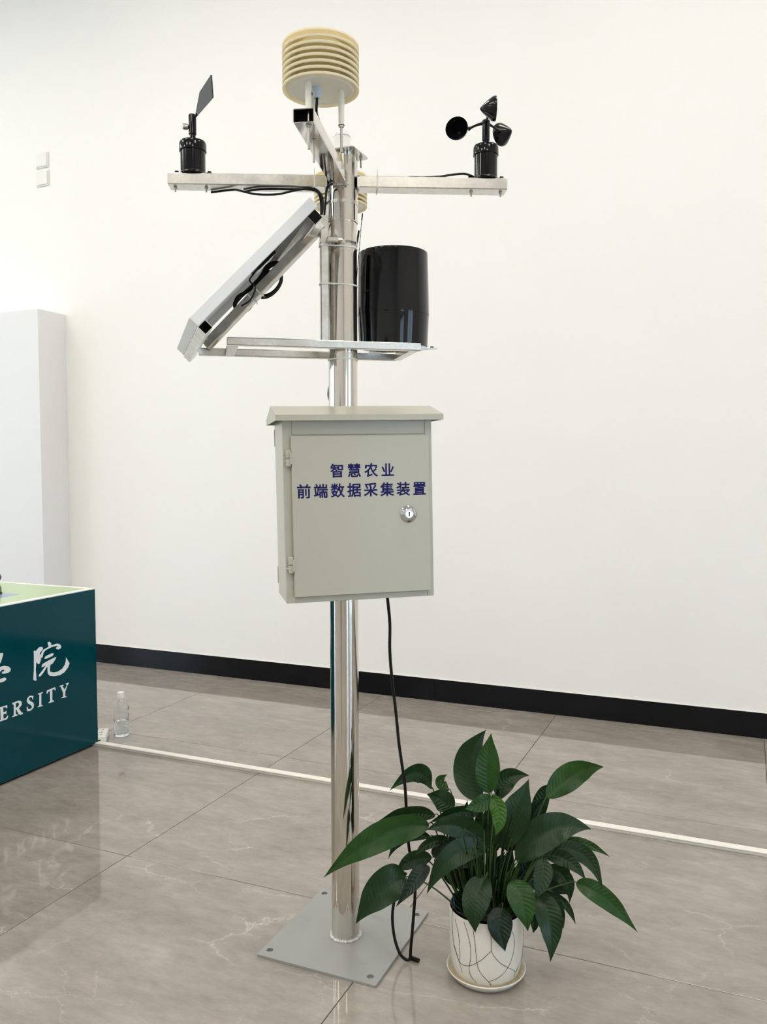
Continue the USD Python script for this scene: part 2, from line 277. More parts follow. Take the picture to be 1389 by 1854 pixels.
# ------------------------------------------------------------------ measured shapes (metres): leaves, glyph outlines, lettering, cable
LEAVES = [[[-0.715,2.377,0.5002],[-0.7523,2.3994,0.6008],[-0.7061,2.4145,0.7053],[-0.993,-0.099,0.061],0.0922,0,[-0.6949,2.3516,0.185]],[[-0.6822,2.3604,0.5333],[-0.6864,2.3636,0.6219],[-0.6777,2.3725,0.7111],[-0.917,-0.395,0.05],0.068,1,[-0.6801,2.3441,0.185]],[[-0.5315,2.478,0.499],[-0.4617,2.523,0.5674],[-0.3715,2.5205,0.6033],[-0.562,0.107,0.82],0.0729,1,[-0.6326,2.3768,0.185]],[[-0.8576,2.3494,0.5227],[-0.9069,2.3524,0.5663],[-0.971,2.2895,0.5225],[0.005,-0.006,-1.0],0.0561,0,[-0.7432,2.3375,0.185]],[[-0.7953,2.351,0.4626],[-0.827,2.35,0.4925],[-0.8638,2.3245,0.5146],[-0.262,-0.675,-0.69],0.0599,0,[-0.7311,2.3399,0.185]],[[-0.8126,2.3792,0.5136],[-0.8412,2.3791,0.5369],[-0.824,2.3986,0.5566],[-0.72,-0.684,0.118],0.0363,1,[-0.7389,2.3526,0.185]],[[-0.6702,2.45,0.4838],[-0.6583,2.4801,0.5385],[-0.5941,2.5084,0.5486],[-0.623,-0.054,0.78],0.0599,0,[-0.6747,2.3844,0.185]],[[-0.836,2.3219,0.4525],[-0.912,2.2897,0.4627],[-0.9878,2.2232,0.4455],[0.019,0.042,-0.999],0.0444,0,[-0.7434,2.3272,0.185]],[[-0.7143,2.3751,0.4622],[-0.7709,2.3186,0.4748],[-0.8318,2.2586,0.4579],[0.088,-0.052,-0.995],0.0392,0,[-0.6946,2.3507,0.185]],[[-0.8384,2.2767,0.4424],[-0.9653,2.1879,0.4207],[-1.0995,2.1019,0.3138],[0.441,0.001,-0.897],0.0799,1,[-0.7401,2.31,0.185]],[[-0.6692,2.3355,0.383],[-0.7452,2.2635,0.4601],[-0.822,2.2084,0.4586],[-0.174,-0.34,-0.924],0.0615,0,[-0.6743,2.3329,0.185]],[[-0.6573,2.3169,0.5389],[-0.6864,2.282,0.5296],[-0.7181,2.2461,0.5227],[0.308,-0.048,-0.95],0.0442,1,[-0.669,2.3245,0.185]],[[-0.6594,2.3164,0.5458],[-0.6294,2.2941,0.5027],[-0.637,2.2768,0.4475],[0.973,-0.018,0.229],0.0453,2,[-0.6699,2.3243,0.185]],[[-0.6524,2.3534,0.3784],[-0.6063,2.3679,0.4742],[-0.5729,2.41,0.5748],[-0.865,-0.265,0.426],0.0899,0,[-0.6668,2.341,0.185]],[[-0.5916,2.3557,0.3419],[-0.5033,2.3993,0.4361],[-0.3969,2.4561,0.4343],[-0.548,0.372,0.749],0.0906,0,[-0.6394,2.342,0.185]],[[-0.482,2.4704,0.3742],[-0.4226,2.4958,0.3697],[-0.3466,2.505,0.3373],[0.076,0.572,0.816],0.0262,1,[-0.6255,2.3684,0.185]],[[-0.5116,2.4242,0.3629],[-0.4202,2.463,0.3507],[-0.359,2.4409,0.2645],[0.379,0.616,0.691],0.0479,0,[-0.6218,2.3626,0.185]],[[-0.532,2.404,0.3534],[-0.4585,2.4241,0.3403],[-0.4027,2.413,0.2974],[0.281,0.605,0.745],0.0414,0,[-0.6203,2.3598,0.185]],[[-0.5142,2.4542,0.3348],[-0.4841,2.4658,0.3097],[-0.4551,2.4652,0.2715],[0.678,0.275,0.681],0.0292,0,[-0.6265,2.3698,0.185]],[[-0.4346,2.4305,0.2735],[-0.3566,2.4407,0.2436],[-0.2603,2.4552,0.1527],[0.43,0.533,0.729],0.0546,1,[-0.6183,2.3554,0.185]],[[-0.5211,2.355,0.3676],[-0.5104,2.3244,0.3256],[-0.528,2.292,0.2746],[0.978,0.132,-0.163],0.0492,0,[-0.6143,2.3407,0.185]],[[-0.5204,2.4176,0.3134],[-0.4659,2.4287,0.2863],[-0.451,2.4202,0.2174],[0.797,0.162,0.582],0.0453,0,[-0.6215,2.3621,0.185]],[[-0.5865,2.4395,0.2427],[-0.5253,2.4761,0.2303],[-0.4589,2.4924,0.2048],[0.145,0.32,0.936],0.0457,3,[-0.6371,2.3797,0.185]],[[-0.5319,2.3444,0.2661],[-0.4852,2.307,0.2136],[-0.4771,2.2827,0.109],[0.892,0.429,0.143],0.0685,0,[-0.6138,2.3368,0.185]],[[-0.5191,2.3818,0.2507],[-0.4771,2.3659,0.2279],[-0.4543,2.3508,0.1739],[0.786,0.178,0.592],0.0401,0,[-0.6166,2.3506,0.185]],[[-0.5014,2.4319,0.2303],[-0.463,2.4359,0.1999],[-0.4347,2.4342,0.1479],[0.76,0.19,0.621],0.022,0,[-0.6221,2.363,0.185]],[[-0.6647,2.2792,0.3197],[-0.6763,2.217,0.2734],[-0.6716,2.1981,0.1941],[0.991,0.08,-0.105],0.0763,0,[-0.6723,2.3076,0.185]],[[-0.5924,2.3099,0.3092],[-0.5554,2.2692,0.2731],[-0.5362,2.2568,0.1978],[0.854,0.48,0.202],0.0709,1,[-0.6397,2.3214,0.185]],[[-0.6129,2.2646,0.2458],[-0.6098,2.2364,0.2052],[-0.5917,2.2243,0.1446],[0.965,0.242,0.106],0.0662,3,[-0.649,2.301,0.185]],[[-0.5467,2.356,0.2002],[-0.5353,2.338,0.1797],[-0.5348,2.3154,0.1618],[0.969,0.245,0.042],0.0235,0,[-0.6192,2.3422,0.185]],[[-0.6719,2.3125,0.383],[-0.747,2.226,0.3911],[-0.8105,2.1815,0.2851],[0.599,-0.036,-0.8],0.0635,0,[-0.6755,2.3226,0.185]],[[-0.8898,2.2242,0.2957],[-0.9419,2.1681,0.2809],[-1.0076,2.1233,0.1849],[0.68,0.011,-0.733],0.094,0,[-0.7365,2.3015,0.185]],[[-0.8402,2.3022,0.331],[-0.8926,2.2793,0.3261],[-0.9366,2.2473,0.2904],[0.429,-0.088,-0.899],0.045,0,[-0.7425,2.3195,0.185]],[[-0.8325,2.2406,0.3402],[-0.8499,2.1986,0.3098],[-0.8985,2.1626,0.2381],[0.89,-0.267,-0.37],0.0455,3,[-0.7346,2.298,0.185]],[[-0.8446,2.3039,0.3938],[-0.9132,2.2638,0.3999],[-0.9442,2.2146,0.3472],[0.407,0.023,-0.913],0.0339,0,[-0.7427,2.3204,0.185]],[[-0.789,2.3065,0.399],[-0.8374,2.2741,0.3895],[-0.8734,2.2457,0.3568],[0.476,-0.051,-0.878],0.0287,0,[-0.7282,2.3198,0.185]],[[-0.711,2.3907,0.3297],[-0.7552,2.3864,0.3977],[-0.7569,2.3909,0.4884],[-0.802,-0.55,-0.231],0.059,3,[-0.6931,2.3578,0.185]],[[-0.6739,2.4178,0.3322],[-0.6883,2.4273,0.415],[-0.6702,2.4413,0.5242],[-1.0,0.005,0.019],0.0604,3,[-0.6764,2.3699,0.185]],[[-0.609,2.4241,0.334],[-0.5801,2.4531,0.4305],[-0.5382,2.4751,0.499],[-0.925,0.128,0.357],0.0624,3,[-0.6472,2.3728,0.185]],[[-0.7518,2.3412,0.3436],[-0.7949,2.3238,0.3652],[-0.8307,2.2969,0.3556],[0.178,-0.539,-0.824],0.0436,3,[-0.7115,2.3355,0.185]],[[-0.5834,2.4692,0.3565],[-0.5567,2.5096,0.4796],[-0.5339,2.5218,0.5199],[-0.903,-0.247,0.353],0.0448,0,[-0.6417,2.3844,0.185]],[[-0.7374,2.3551,0.2888],[-0.7683,2.3344,0.3508],[-0.7925,2.3166,0.4124],[-0.63,-0.616,-0.473],0.0436,3,[-0.705,2.3417,0.185]],[[-0.5899,2.4078,0.2861],[-0.5649,2.4223,0.3503],[-0.5702,2.4126,0.4118],[-0.934,-0.321,0.159],0.0508,3,[-0.6386,2.3654,0.185]],[[-0.7022,2.3736,0.3461],[-0.7131,2.3718,0.3963],[-0.7992,2.3361,0.4216],[-0.16,-0.787,-0.596],0.0475,3,[-0.6892,2.3501,0.185]],[[-0.7087,2.3585,0.3221],[-0.7517,2.3293,0.3269],[-0.8002,2.2961,0.3034],[0.487,-0.5,-0.716],0.0442,3,[-0.6921,2.3433,0.185]],[[-0.6314,2.4255,0.3367],[-0.619,2.4334,0.38],[-0.5599,2.461,0.416],[-0.67,-0.227,0.707],0.0539,3,[-0.6573,2.3734,0.185]],[[-0.5887,2.4316,0.3124],[-0.5562,2.4474,0.3411],[-0.5099,2.4674,0.341],[-0.334,-0.016,0.942],0.0422,3,[-0.6381,2.3762,0.185]],[[-0.5749,2.4359,0.2836],[-0.5352,2.4531,0.2835],[-0.4882,2.4713,0.2474],[0.288,0.242,0.927],0.041,3,[-0.6329,2.3771,0.185]],[[-0.6961,2.3922,0.2429],[-0.6895,2.4077,0.2742],[-0.6473,2.4293,0.3321],[-0.765,-0.327,0.555],0.0464,3,[-0.6864,2.3584,0.185]],[[-0.7734,2.3502,0.2841],[-0.8004,2.3402,0.3129],[-0.8335,2.3153,0.3177],[0.029,-0.719,-0.695],0.0345,3,[-0.7212,2.3395,0.185]],[[-0.6187,2.4358,0.2305],[-0.5993,2.4462,0.2667],[-0.5461,2.4696,0.2739],[-0.487,-0.072,0.871],0.0425,3,[-0.6516,2.378,0.185]],[[-0.6764,2.3864,0.3747],[-0.71,2.3859,0.4278],[-0.7174,2.3852,0.471],[-0.709,-0.633,-0.31],0.0448,0,[-0.6776,2.3558,0.185]],[[-0.8204,2.2894,0.3389],[-0.8048,2.2876,0.3788],[-0.7599,2.3086,0.4069],[-0.704,-0.199,0.682],0.0366,3,[-0.7409,2.3126,0.185]],[[-0.7449,2.38,0.2091],[-0.7758,2.3807,0.2623],[-0.7837,2.381,0.3279],[-0.779,-0.576,-0.249],0.0555,3,[-0.7084,2.3529,0.185]],[[-0.721,2.4006,0.1967],[-0.7319,2.4107,0.2647],[-0.7198,2.4201,0.3378],[-0.995,-0.099,0.022],0.0595,3,[-0.6976,2.3622,0.185]],[[-0.6902,2.4245,0.1915],[-0.6848,2.431,0.2646],[-0.6997,2.4288,0.3377],[-0.888,-0.457,-0.044],0.0595,3,[-0.6838,2.3729,0.185]],[[-0.6607,2.4266,0.1965],[-0.6512,2.4455,0.2645],[-0.6324,2.4576,0.3339],[-0.98,0.03,0.195],0.0595,3,[-0.6705,2.3739,0.185]],[[-0.6248,2.4315,0.2015],[-0.6017,2.4558,0.2619],[-0.5829,2.4678,0.3274],[-0.902,-0.229,0.367],0.0555,3,[-0.6543,2.3761,0.185]],[[-0.769,2.3602,0.2359],[-0.8062,2.3573,0.2745],[-0.8273,2.3515,0.3326],[-0.723,-0.497,-0.48],0.0436,3,[-0.7192,2.344,0.185]],[[-0.6544,2.2995,0.2162],[-0.6684,2.2499,0.2168],[-0.6496,2.2345,0.1869],[0.982,0.132,-0.132],0.048,3,[-0.6677,2.3167,0.185]],[[-0.5826,2.3518,0.2054],[-0.5808,2.3436,0.2386],[-0.6005,2.3366,0.2665],[-0.807,-0.473,-0.354],0.042,3,[-0.6353,2.3402,0.185]]]
CRACKS = [[[-135.3,0.2191],[-138.2,0.1812],[-135.1,0.1343],[-129.8,0.1021],[-121.3,0.0769]],[[-127.7,0.1939],[-120.1,0.1587],[-117.7,0.1113],[-118.2,0.0885],[-121.3,0.0769]],[[-121.3,0.0769],[-115.0,0.0703],[-104.1,0.0734],[-94.5,0.0827],[-86.9,0.0937],[-78.2,0.1075],[-71.0,0.1232],[-65.8,0.1312]],[[-108.8,0.2024],[-101.5,0.1681],[-97.5,0.1313],[-97.9,0.0992],[-100.2,0.0756],[-99.9,0.0537],[-95.8,0.039],[-89.3,0.0277]],[[-93.4,0.1873],[-90.1,0.1449],[-88.1,0.1018],[-85.6,0.0759],[-78.1,0.0537],[-68.4,0.0343],[-65.3,0.0233]],[[-66.9,0.1842],[-66.5,0.155],[-65.8,0.1312],[-58.7,0.1081],[-49.6,0.0899],[-38.2,0.074],[-24.5,0.0554],[-19.2,0.0435],[-20.3,0.0308]],[[-31.4,0.1773],[-27.2,0.1524],[-27.6,0.1207],[-31.9,0.0942],[-38.2,0.074],[-48.1,0.0563],[-58.5,0.0446],[-68.4,0.0384]],[[13.6,0.1491],[8.0,0.102],[13.5,0.0788],[13.4,0.059],[13.4,0.0491]],[[13.5,0.0775],[1.1,0.0669],[-13.3,0.0566],[-16.9,0.0427]],[[-135.0,0.1243],[-126.4,0.0981],[-119.4,0.0675],[-115.0,0.0443]]]
LETTERS = {"yuan":[[[3.0568,0.6022],[3.0637,0.6043],[3.0703,0.5994],[3.089,0.6135],[3.1051,0.6146],[3.1165,0.608],[3.1139,0.5977],[3.095,0.5836],[3.1014,0.5697],[3.1018,0.5498],[3.0934,0.5336],[3.0864,0.5298],[3.0775,0.5371],[3.0709,0.5457],[3.0674,0.5071],[3.0703,0.4527],[3.0612,0.4534],[3.0501,0.461],[3.0548,0.5099],[3.0568,0.5737]],[[3.1475,0.6291],[3.1593,0.6293],[3.1708,0.6191],[3.1719,0.6079],[3.2064,0.6103],[3.2256,0.6047],[3.2384,0.5911],[3.2347,0.5807],[3.2175,0.5775],[3.2018,0.5844],[3.2034,0.5906],[3.2156,0.5937],[3.2061,0.5993],[3.1726,0.5986],[3.1346,0.5917],[3.1203,0.582],[3.1113,0.5586],[3.1011,0.5589],[3.0992,0.5719],[3.1089,0.5879],[3.1208,0.5981],[3.1349,0.6],[3.1538,0.6049],[3.1486,0.6198]],[[3.1241,0.5541],[3.1337,0.5611],[3.1716,0.5678],[3.1835,0.5653],[3.1847,0.5578],[3.1759,0.5523],[3.138,0.5475],[3.1263,0.5489]],[[3.1068,0.5199],[3.114,0.5273],[3.1517,0.5355],[3.1948,0.5428],[3.2034,0.541],[3.1944,0.53],[3.1771,0.5136],[3.1628,0.5112],[3.1573,0.4869],[3.1617,0.4749],[3.1829,0.4672],[3.2117,0.4654],[3.2412,0.4736],[3.259,0.4901],[3.2659,0.5073],[3.2675,0.5275],[3.2794,0.51],[3.2923,0.4903],[3.2807,0.4704],[3.2553,0.4518],[3.2256,0.4437],[3.187,0.4471],[3.1563,0.456],[3.144,0.4698],[3.1417,0.4867],[3.1432,0.5046],[3.1366,0.5024],[3.1125,0.4789],[3.0946,0.4668],[3.0845,0.4691],[3.0871,0.4775],[3.1178,0.5012],[3.1323,0.515],[3.1135,0.5105],[3.1043,0.5114]]],"xue":[[[2.8551,0.6331],[2.8736,0.631],[2.8712,0.6196],[2.8577,0.5883],[2.8493,0.5833],[2.829,0.5878],[2.8297,0.6079],[2.8461,0.6112]],[[2.8282,0.5609],[2.853,0.5689],[2.8778,0.5686],[2.9027,0.5596],[2.915,0.5466],[2.9125,0.535],[2.8975,0.5298],[2.8766,0.5312],[2.8622,0.5355],[2.8645,0.5425],[2.875,0.5435],[2.8772,0.5499],[2.8649,0.5526],[2.8522,0.5453],[2.8273,0.534]],[[2.8265,0.5105],[2.8511,0.5115],[2.8761,0.5131],[2.8863,0.5083],[2.8861,0.4998],[2.8755,0.4948],[2.8506,0.4939],[2.8259,0.492]]],"E":[[[2.8386,0.3782],[2.8884,0.377],[2.8893,0.3647],[2.8867,0.3619],[2.8756,0.3711],[2.8652,0.3711],[2.8653,0.3487],[2.877,0.349],[2.8826,0.3533],[2.8828,0.3319],[2.878,0.3394],[2.865,0.3396],[2.8647,0.318],[2.8781,0.3177],[2.8902,0.3271],[2.893,0.3239],[2.8863,0.3102],[2.8364,0.3106],[2.8427,0.3156],[2.8482,0.3192],[2.8482,0.3688]]],"R":[[[2.9181,0.3795],[2.9547,0.3815],[2.9698,0.3765],[2.976,0.3661],[2.9744,0.356],[2.9667,0.3481],[2.9566,0.3438],[2.9723,0.3195],[2.9818,0.3145],[2.9799,0.3094],[2.9624,0.3092],[2.9527,0.3179],[2.9418,0.3419],[2.9392,0.3415],[2.9385,0.32],[2.9483,0.3156],[2.9482,0.3114],[2.9168,0.3104],[2.9152,0.3153],[2.9255,0.3173],[2.9272,0.3684],[2.9188,0.3734]],[[2.9402,0.372],[2.9395,0.3505],[2.9516,0.3522],[2.9597,0.3598],[2.9557,0.3707],[2.948,0.3734]]],"S":[[[3.0477,0.3831],[3.0458,0.365],[3.0413,0.3651],[3.0385,0.3765],[3.0296,0.3798],[3.0219,0.3761],[3.0203,0.3687],[3.029,0.36],[3.0453,0.3487],[3.0508,0.3358],[3.0458,0.321],[3.0297,0.3128],[3.0141,0.3128],[3.0066,0.3162],[3.0055,0.3371],[3.0104,0.3365],[3.0145,0.3248],[3.0246,0.3206],[3.0346,0.324],[3.0371,0.3315],[3.0306,0.3404],[3.0131,0.3521],[3.0064,0.3652],[3.0095,0.3786],[3.0208,0.3856],[3.0321,0.387],[3.04,0.3822]]],"I":[[[3.0764,0.3848],[3.1087,0.3857],[3.1095,0.3811],[3.0988,0.3791],[3.097,0.3217],[3.1057,0.3194],[3.1061,0.3157],[3.0752,0.3167],[3.0744,0.3212],[3.0837,0.3234],[3.0863,0.3787],[3.0772,0.3799]]],"T":[[[3.1353,0.3863],[3.1901,0.3904],[3.1934,0.3726],[3.1896,0.3721],[3.1836,0.3817],[3.1707,0.3812],[3.1691,0.3284],[3.1794,0.3238],[3.1793,0.3184],[3.145,0.3189],[3.1442,0.3238],[3.1557,0.3263],[3.1554,0.3795],[3.1431,0.3771],[3.1381,0.3692],[3.1325,0.3706]]],"Y":[[[3.2201,0.3894],[3.2461,0.3894],[3.2474,0.3846],[3.2395,0.3828],[3.2541,0.3613],[3.2706,0.3827],[3.2623,0.3877],[3.2634,0.3912],[3.2833,0.3909],[3.2842,0.3862],[3.2756,0.3815],[3.2582,0.3502],[3.2565,0.3263],[3.2654,0.324],[3.2652,0.3196],[3.2317,0.3214],[3.2309,0.3261],[3.2417,0.3271],[3.2424,0.3486],[3.2277,0.382],[3.2204,0.3837]]]}
